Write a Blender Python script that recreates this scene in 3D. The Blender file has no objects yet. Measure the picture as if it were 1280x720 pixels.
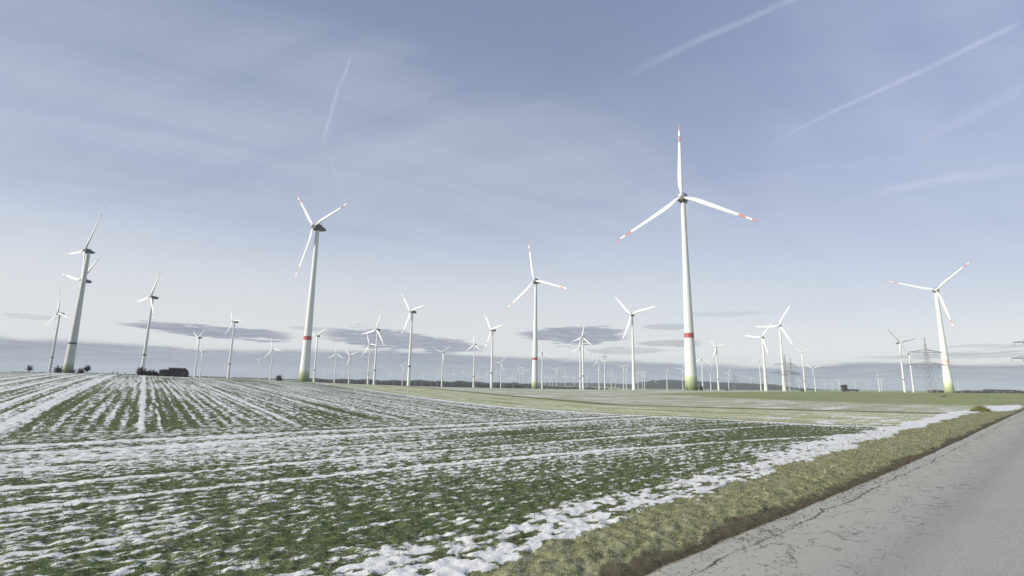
import bpy, math, random
import numpy as np
from mathutils import Matrix, Vector

scene = bpy.context.scene
COL = scene.collection
random.seed(11)
RNG = np.random.default_rng(7)
R_ = math.radians
H0 = 1.6                                    # eye height above the road

# ------------------------------------------------------------------ helpers
def tag(o, label=None, cat=None, group=None, kind=None):
    if label: o['label'] = label
    if cat: o['category'] = cat
    if group: o['group'] = group
    if kind: o['kind'] = kind
    return o

def empty(name, loc=(0, 0, 0), rz=0.0):
    o = bpy.data.objects.new(name, None)
    COL.objects.link(o)
    o.location = loc
    o.rotation_euler = (0, 0, rz)
    o.empty_display_size = .5
    return o

def link(name, me, mat, parent=None, loc=None):
    o = bpy.data.objects.new(name, me)
    COL.objects.link(o)
    if mat is not None and not me.materials: me.materials.append(mat)
    if parent: o.parent = parent
    if loc is not None: o.location = loc
    return o

class MB:
    """collects simple shapes into one mesh"""
    def __init__(self): self.v, self.f = [], []
    def add(self, verts, faces):
        n = len(self.v)
        self.v += [tuple(p) for p in verts]
        self.f += [tuple(i + n for i in q) for q in faces]
    def box(self, c, s, m=None):
        x, y, z = (k / 2 for k in s)
        vs = [Vector((a * x, b * y, d * z)) for a in (-1, 1) for b in (-1, 1) for d in (-1, 1)]
        if m: vs = [m @ p for p in vs]
        vs = [p + Vector(c) for p in vs]
        self.add(vs, [(0, 1, 3, 2), (4, 6, 7, 5), (0, 4, 5, 1), (2, 3, 7, 6), (0, 2, 6, 4), (1, 5, 7, 3)])
    def bar(self, a, b, w, n=4, w2=None):
        a, b = Vector(a), Vector(b)
        d = (b - a).normalized()
        s = d.orthogonal().normalized(); t = d.cross(s)
        w2 = w if w2 is None else w2
        vs = []
        for p, r in ((a, w), (b, w2)):
            for k in range(n):
                q = 2 * math.pi * (k + .5) / n
                vs.append(p + (s * math.cos(q) + t * math.sin(q)) * r)
        fs = [(k, (k + 1) % n, n + (k + 1) % n, n + k) for k in range(n)]
        fs += [tuple(range(n))[::-1], tuple(range(n, 2 * n))]
        self.add(vs, fs)
    def lathe(self, prof, n=24, axis='z', cap=True):
        vs, fs = [], []
        for h, r in prof:
            for k in range(n):
                q = 2 * math.pi * k / n
                c, s = r * math.cos(q), r * math.sin(q)
                vs.append((c, s, h) if axis == 'z' else (c, h, -s))
        for i in range(len(prof) - 1):
            for k in range(n):
                k2 = (k + 1) % n
                fs.append((i * n + k, i * n + k2, (i + 1) * n + k2, (i + 1) * n + k))
        if cap:
            fs.append(tuple(range(n))[::-1]); fs.append(tuple(range((len(prof) - 1) * n, len(prof) * n)))
        self.add(vs, fs)
    def mesh(self, name, smooth=False):
        me = bpy.data.meshes.new(name)
        me.from_pydata(self.v, [], self.f)
        if smooth:
            me.polygons.foreach_set('use_smooth', [True] * len(me.polygons))
            me.set_sharp_from_angle(angle=R_(40))
        me.update()
        return me

def np_mesh(name, V, quads=None, tris=None, smooth=True):
    me = bpy.data.meshes.new(name)
    nq = 0 if quads is None else len(quads)
    nt = 0 if tris is None else len(tris)
    me.vertices.add(len(V)); me.vertices.foreach_set('co', np.ascontiguousarray(V, dtype=np.float32).ravel())
    loops = np.concatenate([a.ravel() for a in (quads, tris) if a is not None]).astype(np.int32)
    me.loops.add(len(loops)); me.loops.foreach_set('vertex_index', loops)
    me.polygons.add(nq + nt)
    start = np.concatenate([np.arange(nq) * 4, nq * 4 + np.arange(nt) * 3]).astype(np.int32)
    me.polygons.foreach_set('loop_start', start)
    me.polygons.foreach_set('use_smooth', np.full(nq + nt, smooth))
    me.update(calc_edges=True)
    return me

def attr(me, name, arr):
    a = me.attributes.new(name, 'FLOAT', 'POINT')
    a.data.foreach_set('value', np.ascontiguousarray(arr, dtype=np.float32).ravel())

# ------------------------------------------------------------------ noise (numpy)
_P = np.random.default_rng(42).permutation(4096).astype(np.int64)
def noise(x, y, seed=0):
    x = x + seed * 17.31; y = y - seed * 9.77
    xi = np.floor(x).astype(np.int64); yi = np.floor(y).astype(np.int64)
    xf = x - xi; yf = y - yi
    def gr(ix, iy, dx, dy):
        hsh = _P[(_P[ix & 4095] + iy + seed * 131) & 4095]
        a = hsh * (2 * np.pi / 4096) * 7.0
        return np.cos(a) * dx + np.sin(a) * dy
    u = xf * xf * xf * (xf * (xf * 6 - 15) + 10); v = yf * yf * yf * (yf * (yf * 6 - 15) + 10)
    a = gr(xi, yi, xf, yf); b = gr(xi + 1, yi, xf - 1, yf)
    c = gr(xi, yi + 1, xf, yf - 1); d = gr(xi + 1, yi + 1, xf - 1, yf - 1)
    return 1.5 * ((a + (b - a) * u) * (1 - v) + (c + (d - c) * u) * v)
def fbm(x, y, seed=0, n=3, gain=.55):
    t = 0; a = 1.0; s = 0
    for k in range(n):
        t = t + a * noise(x * 2 ** k, y * 2 ** k, seed + k * 3); s += a; a *= gain
    return t / s
def sst(a, b, x):
    t = np.clip((x - a) / (b - a), 0, 1)
    return t * t * (3 - 2 * t)
def bump(x, w):
    return np.exp(-(x / w) ** 2)

# ------------------------------------------------------------------ terrain
RA, WA = R_(47.7), R_(-35.4)                # heading of the road, heading of the drill rows
UD = np.array([math.sin(RA), math.cos(RA)]); VD = np.array([-UD[1], UD[0]])
SD = np.array([math.sin(WA), math.cos(WA)]); WD = np.array([SD[1], -SD[0]])
def uv(x, y): return x * UD[0] + y * UD[1], x * VD[0] + y * VD[1]
def xy(u, v): return u * UD[0] + v * VD[0], u * UD[1] + v * VD[1]

SK = np.array([(-180, -.001), (-110, -.001), (-70, .0005), (-44.6, 0.0013), (-40.7, 0.0017), (-38.2, 0.0012), (-35.3, 0.0003), (-30.9, -0.0020), (-25.4, -0.0040), (-21.7, -0.0057), (-17.8, -0.0078), (-12.0, -0.0100), (-6.8, -0.0113), (0.2, -0.0115), (10.7, -0.0105), (22.0, -0.0079), (29.2, -0.0062), (35.5, -0.0048), (40.3, -0.0034), (44.8, -0.0022), (60, -.0015), (110, -.001), (180, -.001)])
DC = np.array([(-180, 150), (-90, 110), (-60, 90), (-25, 88), (0, 120), (25, 150), (40, 200), (60, 200), (180, 150)])
D0 = 13.0
AZ = np.arange(-180, 180.01, .5)
def _smooth(a, k):
    ker = np.hanning(k + 2)[1:-1]; ker /= ker.sum()
    return np.convolve(np.pad(a, k // 2, mode='edge'), ker, 'valid')
S_T = _smooth(np.interp(AZ, SK[:, 0], SK[:, 1]), 7)      # slope of the land beyond the crest
C_T = _smooth(np.interp(AZ, DC[:, 0], DC[:, 1]), 61)     # distance of the crest of the field
def _rise(D, Dc):
    t = np.clip((D - D0) / (Dc - D0), 0, 1)
    return (1 - (1 - t) ** 1.5) * np.clip(t / .12, 0, 1) ** .35
_tt = np.linspace(.03, 1, 300)
Z_T = np.array([((s * (D0 + _tt * (c - D0)) + H0) / np.maximum(_rise(D0 + _tt * (c - D0), c), 1e-6)).min() for s, c in zip(S_T, C_T)])
def terrain(x, y):
    x = np.asarray(x, float); y = np.asarray(y, float)
    az = np.degrees(np.arctan2(x, y)); D = np.hypot(x, y)
    s = np.interp(az, AZ, S_T); c = np.interp(az, AZ, C_T); zc = np.interp(az, AZ, Z_T)
    De = np.minimum(D, 3000)
    gap = H0 + s * c - zc
    far = H0 + s * De - gap * np.exp(-np.maximum(De - c, 0) / 100) - .0008 * np.maximum(De - c, 0)
    return np.where(D < c, zc * _rise(D, c), far)

B_V = np.array([-60, 4, 6.1, 7.4, 12.4, 16.8, 23.5, 32.4, 43, 64, 130, 400])
B_U = np.array([26, 26, 25.4, 24.4, 23.6, 22.5, 21.7, 23.1, 25.2, 29.3, 40, 85])
E_V = np.array([-60, 4, 5.7, 9.6, 17.5, 24, 42, 64, 130, 400])
E_U = np.array([42, 42, 40.8, 39.6, 34.6, 32.4, 38.6, 45.8, 62, 120])
def curve_dist(u, v, V, U):
    du = np.interp(v, V, U)
    sl = (np.interp(v + 1.5, V, U) - np.interp(v - 1.5, V, U)) / 3
    return (u - du) / np.sqrt(1 + sl * sl)

def fields(x, y):
    """what lies on the ground at each point: every value is a cover, not a colour"""
    u, v = uv(x, y)
    w = x * WD[0] + y * WD[1]; s = x * SD[0] + y * SD[1]
    D = np.hypot(x, y)
    av = np.abs(v)
    eb = curve_dist(u, v, B_V, B_U) + .12 * noise(u / 1.3, v / 1.3, 5)
    ed = curve_dist(u, v, E_V, E_U) + .25 * noise(u / 2.5, v / 2.5, 6)
    wob = .16 * fbm(u / 1.1, v / .8, 21, 3) + .06 * noise(u / .16, v / .16, 22)
    side = v > 0
    # --- road margin
    vin = 3.0 + wob * 1.1 + .05 * noise(u / 6, v * 0, 23)
    vout = np.interp(u, [-20, 0, 3, 6, 11, 20, 30, 42, 60, 400], [3.75, 3.6, 3.62, 3.85, 4.25, 4.5, 4.6, 4.55, 4.4, 4.2]) + wob * 1.6 + .25 * noise(u / 2.2, v / 2, 24)
    sout = np.interp(u, [-20, 0, 3, 6, 10, 17, 32, 60], [4.2, 4.2, 4.35, 4.65, 5.0, 5.4, 5.45, 5.3]) + wob * 1.5 + .35 * noise(u / 1.7, v / 1.2, 25)
    soil = 1 - sst(-.03, .04, av - vin)
    verge = sst(-.03, .04, av - vin) * (1 - sst(-.05, .05, av - vout))
    strip = sst(-.05, .05, av - vout) * (1 - sst(-.2, .25, av - sout)) * (u < 60)
    field = av > vout
    # --- snow in the winter wheat
    near_n = .88 * fbm(u / 1.25, v / .62, 31, 4, .68) + .66 * noise(u / .30, v / .135, 35) + .66 * noise(u / .15, v / .08, 36) + .50 * noise(u / .075, v / .045, 39) * (D < 16)
    drill_u = np.sin(2 * np.pi * v / .27 + 1.2 * noise(u / 3, v / 1, 37))
    big = fbm(u / 7, v / 5, 38, 2)
    cov_u = np.interp(u, [-15, -4, 2, 6, 9, 13, 18, 24], [.52, .51, .49, .46, .42, .38, .42, .44])
    cov_v = np.interp(v, [4, 5.5, 6.5, 8, 9.5, 11, 13, 15, 18, 40], [.40, .37, .37, .40, .45, .52, .55, .56, .52, .5])
    cov = np.clip(cov_u * .5 + cov_v * .5 + .24 * big, .1, .85)
    cov = np.where((u > 8) & (v > 13), np.maximum(cov, .54), cov)
    head = (cov - .51) * 1.45 + near_n * .44 + .12 * drill_u * (D > 5)
    # rows that run up the hill
    lane = noise(w / .62, s / 30, 41) * .34 + noise(w / .26, s / 10, 42) * .60 + noise(w / 2.1, s / 60, 48) * .6
    speck = fbm(w / .36, s / 1.0, 43, 4, .75) * 1.3 + .9 * noise(w / .14, s / .36, 47)
    drill = np.sin(2 * np.pi * w / .38 + .8 * noise(w / 2, s / 9, 44))
    covr = .515 + .10 * noise(w / 5, s / 22, 45) - .07 * bump(s - 20 + 1.5 * noise(w / 3, s / 8, 46), 3.0) * sst(-4, -1.5, w) * (1 - sst(8, 11, w)) + .05 * sst(25, 45, s)
    covr = covr - .10 * sst(42, 62, s) * sst(5, 12, w)
    rows = (covr - .5) * 1.5 + .24 * lane + .40 * speck + .15 * drill * (1 - .6 * sst(60, 120, D))
    for c0, wd, am in ((-8.3, .28, .8), (-7.0, .22, .8), (-5.55, .17, 1.5), (-4.02, .16, 1.5), (-2.85, .32, .7), (.16, .14, 1.2), (.62, .07, .9), (4.36, .12, 1.2), (7.1, .2, .45), (8.6, .2, .45), (12.75, .13, 1.3), (14.1, .15, 1.0), (16.6, .2, .5)):
        rows = rows + am * bump(w - c0 + .05 * noise(s / 3, w / 3, 49), wd * .65) * (.8 + .5 * noise(s / 1.1, w / .5, 58))
        rows = rows - .25 * bump(w - c0 - 2.2 * wd, wd)
    end = 18.2 + 1.2 * noise(u / 3.0, v * 0 + 2, 50)
    k = sst(-3, 3, v - end)
    snow = head * (1 - k) + rows * k
    for c0, wd, am in ((15.5, .15, 1.0), (14.25, .16, .6), (10.35 - .0035 * u * u, .10, 1.0), (8.75 - .009 * u * u + .02 * u, .11, 1.0), (12.2 - .004 * u * u, .10, .5)):
        snow = snow + am * bump(v - c0 + .06 * noise(u / 1.2, v / 2, 51), wd) * (.75 + .5 * noise(u / 1.6, v / 3, 52))
        snow = snow - .2 * bump(v - c0 - 3 * wd, 1.5 * wd)
    # snow strip beside the verge
    snow = np.where(side, snow + 1.0 * strip * (.44 + .5 * sst(10, 22, u) + 1.15 * fbm(u / .9, v / .40, 53, 4) + .8 * noise(u / .2, v / .14, 54)), snow)
    snow = snow - .6 * bump(av - sout - .7, .4) * 0
    # beyond the wheat field
    out = sst(-.15, .15, eb)
    gn = fbm(u / 2.2, v / 1.2, 61, 4)
    beyond = -.36 + .60 * gn + .25 * noise(u / 1.0, ed / .35, 70) + .35 * noise(u / .5, v / .3, 68) + .35 * bump(ed + 11, 5) * gn + .9 * (1 - sst(7, 13, v)) * (fbm(u / 3.2, v / .55, 62, 3) + .28) * (1 - sst(9, 17, eb))
    stub = sst(-.3, .5, ed - .9)
    stubsnow = -.13 + .60 * fbm(u / 4.0, v / 1.0, 63, 5, .65) + .30 * noise(u / 11, v / 5, 64) + .12 * np.sin(v * 2.2 + noise(u / 8, v / 3, 69))
    gline = 56 + 18 * sst(15, 60, v) + 5 * noise(u / 9, v / 9, 65) + 22 * sst(40, 75, v) + 900 * sst(48, 62, v)
    green = stub * sst(-4, 6, u - gline)
    beyond = beyond * (1 - stub) + (stubsnow * (1 - green) + (-.62 + .4 * gn) * green) * stub
    ditch = bump(ed, .85)
    beyond = beyond - 1.2 * ditch
    rim = bump(eb, .30) * 1.5 * (.75 + .45 * noise(u / 2, v / 2, 66)) * sst(5, 8, v)
    snow = snow * (1 - out) + beyond * out + rim - .35 * bump(eb - .75, .35)
    snow = snow + 1.15 * strip * out * (v > 0) * (.75 + .7 * fbm(u / 1.2, v / .4, 55, 3)) + .2 * strip * out
    # drifts by the field entrance farther along the road
    for pu, pv, ru, rv in ((39.9, 5.3, 2.6, .42), (55, 3.9, 9.5, .85), (43.4, 4.9, 2.0, .5)):
        q = ((u - pu) / ru) ** 2 + ((v - pv) / rv) ** 2 + .5 * fbm(u / 1.4, v / .7, 67, 2)
        snow = snow + 1.6 * (1 - sst(.55, 1.15, q)) * (v > 0)
    verge = verge * (1 - .9 * ((u > 41.5) & (u < 66) & (v > 3.0) & (snow > .5)))
    vs = -.75 + .55 * fbm(u / .8, v / .4, 71, 3) + .5 * bump(av - vout, .35)
    snow = np.where(verge > .5, np.where((u > 38) & (snow > .6), snow, vs), snow)
    snow = np.where((av < vin), -1.0, snow)
    snow = np.where((v < 0) & (av > vin), -.25 + .6 * fbm(u / 1.5, v / 1.0, 72, 4), snow)
    far = sst(150, 400, D)
    snow = snow * (1 - far) + (-.55 + .5 * fbm(u / 60, v / 60, 73, 3)) * far
    streak = .5 + .42 * noise(s / 7, eb / .42, 74) + .38 * noise(s / 16, eb / 1.5, 75) + .3 * noise(s / 2.5, eb / .9, 76)
    return dict(streak=streak, u=u, v=v, w=w, D=D, snow=snow, soil=soil, verge=verge, strip=strip, out=out * (av > vout), stub=stub * out, green=green * out, ditch=np.maximum(ditch, .75 * bump(eb - .95, .5) * sst(4, 7, v) * (1 - sst(16, 30, v)) * (.7 + .6 * noise(u / 2, v / 2, 77))) * out, rowk=k, vin=vin, vout=vout)

def ground_z(x, y, F=None):
    u, v = uv(x, y); av = np.abs(v)
    prof = np.interp(av, [0, 2.5, 2.76, 2.9, 3.08, 3.3, 3.8, 4.6, 5.4, 7.5], [-.12, -.12, -.10, -.045, -.015, .02, .025, .02, .02, 0])
    prof = prof * (1 - sst(300, 500, np.abs(u)))
    return terrain(x, y) + prof

def relief(F, x, y):
    """clods, plant cushions and the thickness of the snow"""
    u, v, D = F['u'], F['v'], F['D']
    k = 1 - sst(25, 70, D)
    on = (np.abs(v) > 2.84)
    clod = .022 * noise(u / .19, v / .15, 81) + .013 * noise(u / .09, v / .07, 82)
    sn = sst(-.06, .25, F['snow'])
    z = clod * (1 - .35 * sn) * (1 - .65 * F['soil']) + .009 * sn + .004 * noise(u / .5, v / .35, 83) * sn
    z = z + .02 * F['verge'] * noise(u / .22, v / .22, 84)
    return z * k * on

# x, y, hub height above datum, nominal hub height, blade length, yaw, blade phase, finish, label, group
TURBINES = [
    (-752.9, 844.7, 101.2, 98.0, 43.1, 201.0, 12.0, 'grey', 'slim white wind turbine with dark tower ring, standing leftmost on the snowy field skyline', ''),
    (-487.1, 568.9, 141.0, 138.0, 58.5, 213.0, 88.0, 'bigdark', 'tall grey-towered turbine with green foot, foremost at far left among bare shrubs', ''),
    (-647.5, 758.1, 141.6, 138.0, 52.4, 201.0, 76.0, 'grey', 'turbine with shaded rotor showing half way up behind the green-footed far left tower', ''),
    (-518.9, 727.8, 113.4, 108.0, 45.4, 210.0, 98.0, 'grey', 'wind turbine with edge-on bent blades rising from the dark bushes beside the flat-topped dark hedge', ''),
    (-673.4, 1103.7, 84.3, 85.0, 28.9, 213.0, 64.0, 'plain', 'larger of the two white turbines close together just right of the flat-topped dark hedge', ''),
    (-1029.0, 1715.8, 83.3, 85.0, 27.2, 210.0, 64.0, 'plain', 'smaller of the two white turbines close together just right of the flat-topped dark hedge', ''),
    (-532.8, 976.9, 107.2, 108.0, 32.4, 210.0, 30.0, 'grey', 'slim ringed turbine standing alone between the flat-topped hedge turbine pair and the lone round bush', ''),
    (-659.2, 1420.6, 80.9, 85.0, 34.0, 201.0, 18.0, 'plain', 'larger of the two turbines just left of the lone round bush on the field edge', ''),
    (-1094.8, 2251.1, 76.6, 85.0, 23.8, 207.0, 78.0, 'plain', 'smaller of the two turbines just left of the lone round bush on the field edge', ''),
    (-186.4, 467.5, 143.9, 145.0, 55.1, 216.0, 44.0, 'big', 'tall turbine with red tower ring and green foot on the crest of the snowy field', ''),
    (-429.0, 1130.9, 95.3, 100.0, 38.0, 198.0, 64.0, 'grey', 'slim edge-on turbine directly behind and right of the red-ringed tower on the field crest', ''),
    (-521.0, 1532.9, 76.4, 85.0, 30.6, 198.0, 2.0, 'plain', 'small turbine, first one standing clear to the right of the field crest red-ringed tower', ''),
    (-492.7, 1578.5, 73.1, 85.0, 32.3, 210.0, 50.0, 'plain', 'small turbine, second one standing clear to the right of the field crest red-ringed tower', ''),
    (-359.2, 1305.5, 89.7, 98.0, 37.2, 213.0, 24.0, 'grey', 'shorter left turbine of the overlapping pair at the start of the green grass strip', ''),
    (-269.2, 1023.6, 101.1, 108.0, 43.2, 213.0, 102.0, 'grey', 'taller right turbine of the overlapping pair at the start of the green grass strip', ''),
    (-189.0, 962.6, 131.1, 138.0, 49.7, 219.0, 40.0, 'grey', 'tall slender turbine without red marks, midway between the two red-ringed left and centre towers', ''),
    (-495.3, 2373.2, 66.4, 85.0, 27.2, 201.0, 78.0, 'plain', 'tiny turbine tucked close to the left side of the tall slender unmarked centre-left tower', ''),
    (-199.7, 1510.4, 85.0, 98.0, 33.3, 189.0, 68.0, 'grey', 'white turbine with Y-shaped rotor standing before the dark distant wood', ''),
    (-554.2, 3929.2, 75.8, 85.0, 32.3, 195.0, 74.0, 'plain', 'faint small turbine far behind the dark wood, just left of the Y-shaped rotor', ''),
    (-86.1, 1214.1, 87.7, 98.0, 31.4, 222.0, 0.0, 'grey', 'white turbine with inverted Y rotor, next right of the Y-shaped one before the wood', ''),
    (-35.6, 979.0, 100.1, 108.0, 47.5, 234.0, 38.0, 'grey', 'ringed turbine with dark boxy nacelle between inverted Y rotor and red-ringed centre tower', ''),
    (-33.1, 1826.5, 69.0, 85.0, 27.2, 201.0, 80.0, 'plain', 'small white turbine close right of the turbine with the dark boxy nacelle', ''),
    (-37.4, 3115.0, 75.8, 85.0, 25.5, 201.0, 62.0, 'plain', 'tiny turbine peeking out just right of the small one beside the boxy-nacelle turbine', ''),
    (32.7, 688.5, 139.5, 145.0, 58.0, 213.0, 12.0, 'big', 'tall red-ringed turbine with green foot near the middle of the horizon', ''),
    (88.9, 1442.1, 85.6, 98.0, 35.3, 195.0, 2.0, 'plain', 'turbine with one blade straight up, right behind the middle red-ringed tower', ''),
    (246.2, 2761.4, 71.6, 85.0, 28.9, 198.0, 70.0, 'plain', 'small distant turbine with Y rotor, second to the right of the middle red-ringed tower', ''),
    (385.4, 3630.3, 54.2, 85.0, 35.7, 198.0, 0.0, 'plain', 'very small turbine with upright blade, third to the right of the middle red-ringed tower', ''),
    (46.4, 2616.6, 75.0, 85.0, 28.9, 198.0, 34.0, 'plain', 'small distant turbine left of the middle red-ringed tower, larger of the two there', ''),
    (78.2, 3064.5, 73.4, 85.0, 30.6, 198.0, 26.0, 'plain', 'small distant turbine left of the middle red-ringed tower, fainter of the two there', ''),
    (203.7, 5591.0, 55.1, 85.0, 30.6, 198.0, 84.0, 'plain', 'faint tiny turbine almost touching the left side of the middle red-ringed tower', ''),
    (360.4, 5323.0, 59.6, 85.0, 34.0, 198.0, 116.0, 'plain', 'faint tiny turbine just right of the upright-bladed one behind the middle red-ringed tower', ''),
    (154.4, 1095.0, 99.5, 108.0, 30.2, 213.0, 110.0, 'grey', 'turbine whose tower overlaps a second tower, steep upright blade, between middle and tallest red-ringed turbines', ''),
    (169.5, 1252.9, 88.3, 98.0, 35.3, 198.0, 118.0, 'grey', 'edge-on grey turbine hidden against the tower of the steep-bladed centre-right turbine', ''),
    (268.5, 1563.2, 73.1, 85.0, 27.2, 198.0, 18.0, 'plain', 'left and slightly shorter turbine of the crossing-rotor pair left of the tall unmarked centre-right tower', ''),
    (288.7, 1577.6, 87.7, 98.0, 33.3, 174.0, 106.0, 'plain', 'right and slightly taller turbine of the crossing-rotor pair left of the tall unmarked centre-right tower', ''),
    (455.0, 2641.9, 74.1, 85.0, 23.8, 207.0, 88.0, 'plain', 'small far turbine seen across the tower of the left crossing-rotor turbine', ''),
    (545.0, 2790.6, 66.1, 85.0, 23.8, 198.0, 86.0, 'plain', 'small turbine just right of the crossing-rotor pair', ''),
    (739.8, 4990.4, 64.7, 85.0, 30.6, 213.0, 54.0, 'plain', 'tiny turbine in the gap between overlapping towers and the crossing-rotor pair', ''),
    (224.9, 941.5, 130.0, 138.0, 49.7, 219.0, 42.0, 'pale', 'tall unmarked turbine with dark nacelle, nearest big one left of the tallest turbine', ''),
    (503.5, 2301.3, 77.7, 85.0, 25.5, 198.0, 72.0, 'plain', 'left one of two equal small turbines just left of the tall unmarked centre-right tower', ''),
    (516.4, 2301.3, 77.9, 85.0, 27.2, 198.0, 70.0, 'plain', 'right one of two equal small turbines just left of the tall unmarked centre-right tower', ''),
    (725.2, 2933.8, 76.7, 85.0, 28.9, 198.0, 102.0, 'plain', 'first of three faint turbines in a row right of the tall unmarked centre-right tower', ''),
    (822.5, 3223.3, 76.2, 85.0, 27.2, 198.0, 58.0, 'plain', 'second of three faint turbines in a row right of the tall unmarked centre-right tower', ''),
    (813.6, 3133.2, 74.4, 85.0, 28.9, 198.0, 48.0, 'plain', 'third of three faint turbines in a row right of the tall unmarked centre-right tower', ''),
    (628.8, 2074.0, 70.2, 85.0, 35.7, 168.0, 80.0, 'plain', 'white turbine in front of the dark wooded hill, left of the tallest turbine', ''),
    (876.0, 2628.4, 85.9, 85.0, 32.3, 198.0, 88.0, 'plain', 'small turbine on the hill slope close against the left side of the tallest tower', ''),
    (134.3, 383.7, 147.9, 149.0, 62.6, 213.0, 0.0, 'big', 'tallest nearest turbine with bold red tower ring, red-striped blade tips and green foot', ''),
    (533.3, 1432.9, 76.3, 85.0, 35.7, 198.0, 116.0, 'plain', 'slim tower with hardly visible rotor, first to the right of the tallest turbine', ''),
    (825.5, 2129.4, 70.3, 85.0, 30.6, 177.0, 94.0, 'plain', 'turbine with three-armed low rotor, second to the right of the tallest turbine', ''),
    (484.0, 1202.4, 92.9, 100.0, 32.0, 207.0, 40.0, 'grey', 'taller turbine with long blade pointing right, third to the right of the tallest turbine', ''),
    (1252.8, 2966.8, 76.9, 85.0, 34.0, 198.0, 86.0, 'plain', 'small turbine above the hill, fourth to the right of the tallest turbine', ''),
    (522.6, 1057.4, 102.7, 108.0, 36.7, 234.0, 80.0, 'pale', 'pale-ringed turbine with level left blade, left neighbour of the highest by twin pylons', ''),
    (744.6, 1536.2, 77.5, 85.0, 28.9, 198.0, 90.0, 'plain', 'shorter turbine half hidden close left of the pale-ringed one near the twin pylons', ''),
    (529.1, 998.6, 120.7, 125.0, 45.0, 222.0, 90.0, 'pale', 'highest turbine beside the twin lattice pylons, level left blade', ''),
    (2173.3, 4657.1, 75.2, 85.0, 28.9, 198.0, 42.0, 'plain', 'tiny turbine over the tail of the wooded hill, left of the pale-ringed turbine', ''),
    (1350.7, 2502.7, 71.2, 85.0, 23.8, 201.0, 80.0, 'plain', 'small turbine standing between the two twin lattice pylons', ''),
    (2384.7, 4267.3, 61.8, 85.0, 32.3, 207.0, 106.0, 'plain', 'tiny low turbine right of the twin lattice pylons', ''),
    (742.4, 1303.0, 90.3, 98.0, 27.4, 207.0, 52.0, 'grey', 'slim ringed turbine with edge-on rotor right of the twin lattice pylons', ''),
    (1165.3, 1976.3, 73.2, 85.0, 28.9, 240.0, 56.0, 'plain', 'turbine with wide V-shaped rotor, last before the small tree and barn', ''),
    (2469.7, 3884.7, 58.9, 85.0, 32.3, 195.0, 68.0, 'plain', 'tiny turbine close left of the small round tree and barn', ''),
    (3105.4, 4653.8, 70.7, 85.0, 30.6, 198.0, 0.0, 'plain', 'faint tiny turbine directly behind the barn beside the round tree', ''),
    (1652.5, 2316.5, 70.1, 85.0, 23.8, 189.0, 30.0, 'plain', 'largest of the tight cluster of three small turbines between the barn and single pylon', ''),
    (2697.8, 3782.7, 65.5, 85.0, 32.3, 198.0, 46.0, 'plain', 'lowest left one of the tight cluster of three small turbines between barn and pylon', ''),
    (2609.4, 3633.8, 61.1, 85.0, 28.9, 198.0, 62.0, 'plain', 'right one of the tight cluster of three small turbines between barn and pylon', ''),
    (855.4, 1121.8, 102.4, 108.0, 41.0, 171.0, 44.0, 'grey', 'taller white-footed turbine of the pair just left of the single large pylon', ''),
    (1006.3, 1291.1, 90.3, 98.0, 33.3, 180.0, 46.0, 'plain', 'shorter turbine of the pair, its hub at the pylon crossarm height', ''),
    (631.4, 744.2, 147.7, 149.0, 62.6, 210.0, 72.0, 'bigpale', 'large turbine with faint pink ring and pale green foot, rightmost, beside the single pylon', ''),
    (2003.9, 2373.7, 78.9, 85.0, 28.9, 216.0, 14.0, 'plain', 'small turbine rotor showing behind the foot of the rightmost large turbine', ''),
    (-1818.3, 5065.1, 52.5, 85.0, 32.3, 202.0, 97.0, 'far', 'faint tiny far-off turbine low in the haze between the field crest tower and overlapping pair', 'faint far-off turbines low in the haze between the field crest tower and overlapping pair'),
    (-1536.1, 4380.8, 56.3, 85.0, 32.3, 198.0, 34.0, 'far', 'faint tiny far-off turbine low in the haze between the field crest tower and overlapping pair', 'faint far-off turbines low in the haze between the field crest tower and overlapping pair'),
    (-1440.3, 4473.3, 53.0, 85.0, 32.3, 193.0, 46.0, 'far', 'faint tiny far-off turbine low in the haze between the field crest tower and overlapping pair', 'faint far-off turbines low in the haze between the field crest tower and overlapping pair'),
    (-2970.6, 6870.4, 51.1, 85.0, 32.3, 197.0, 5.0, 'far', 'faint tiny far-off turbine low in haze right of the lone round bush', 'faint far-off turbines low in haze right of the lone round bush'),
    (-937.5, 4012.2, 48.0, 85.0, 32.3, 193.0, 120.0, 'far', 'faint tiny far-off turbine over the wood beside the tall slender unmarked centre-left tower', 'faint far-off turbines over the wood beside the tall slender unmarked centre-left tower'),
    (-673.4, 3992.9, 55.5, 85.0, 32.3, 200.0, 28.0, 'far', 'faint tiny far-off turbine over the wood beside the tall slender unmarked centre-left tower', 'faint far-off turbines over the wood beside the tall slender unmarked centre-left tower'),
    (-438.4, 3990.3, 62.7, 85.0, 32.3, 197.0, 117.0, 'far', 'faint tiny far-off turbine over the wood between the Y-shaped and inverted Y rotors', 'faint far-off turbines over the wood between the Y-shaped and inverted Y rotors'),
    (-365.3, 3985.2, 76.2, 85.0, 32.3, 203.0, 101.0, 'far', 'faint tiny far-off turbine over the wood between the Y-shaped and inverted Y rotors', 'faint far-off turbines over the wood between the Y-shaped and inverted Y rotors'),
    (-320.9, 3995.1, 49.7, 85.0, 32.3, 197.0, 59.0, 'far', 'faint tiny far-off turbine over the wood between the Y-shaped and inverted Y rotors', 'faint far-off turbines over the wood between the Y-shaped and inverted Y rotors'),
    (-252.7, 3996.9, 44.8, 85.0, 32.3, 200.0, 7.0, 'far', 'faint tiny far-off turbine over the wood beside the boxy-nacelle turbine tower', 'faint far-off turbines over the wood beside the boxy-nacelle turbine tower'),
    (-178.8, 3986.3, 73.5, 85.0, 32.3, 199.0, 33.0, 'far', 'faint tiny far-off turbine over the wood beside the boxy-nacelle turbine tower', 'faint far-off turbines over the wood beside the boxy-nacelle turbine tower'),
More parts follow.
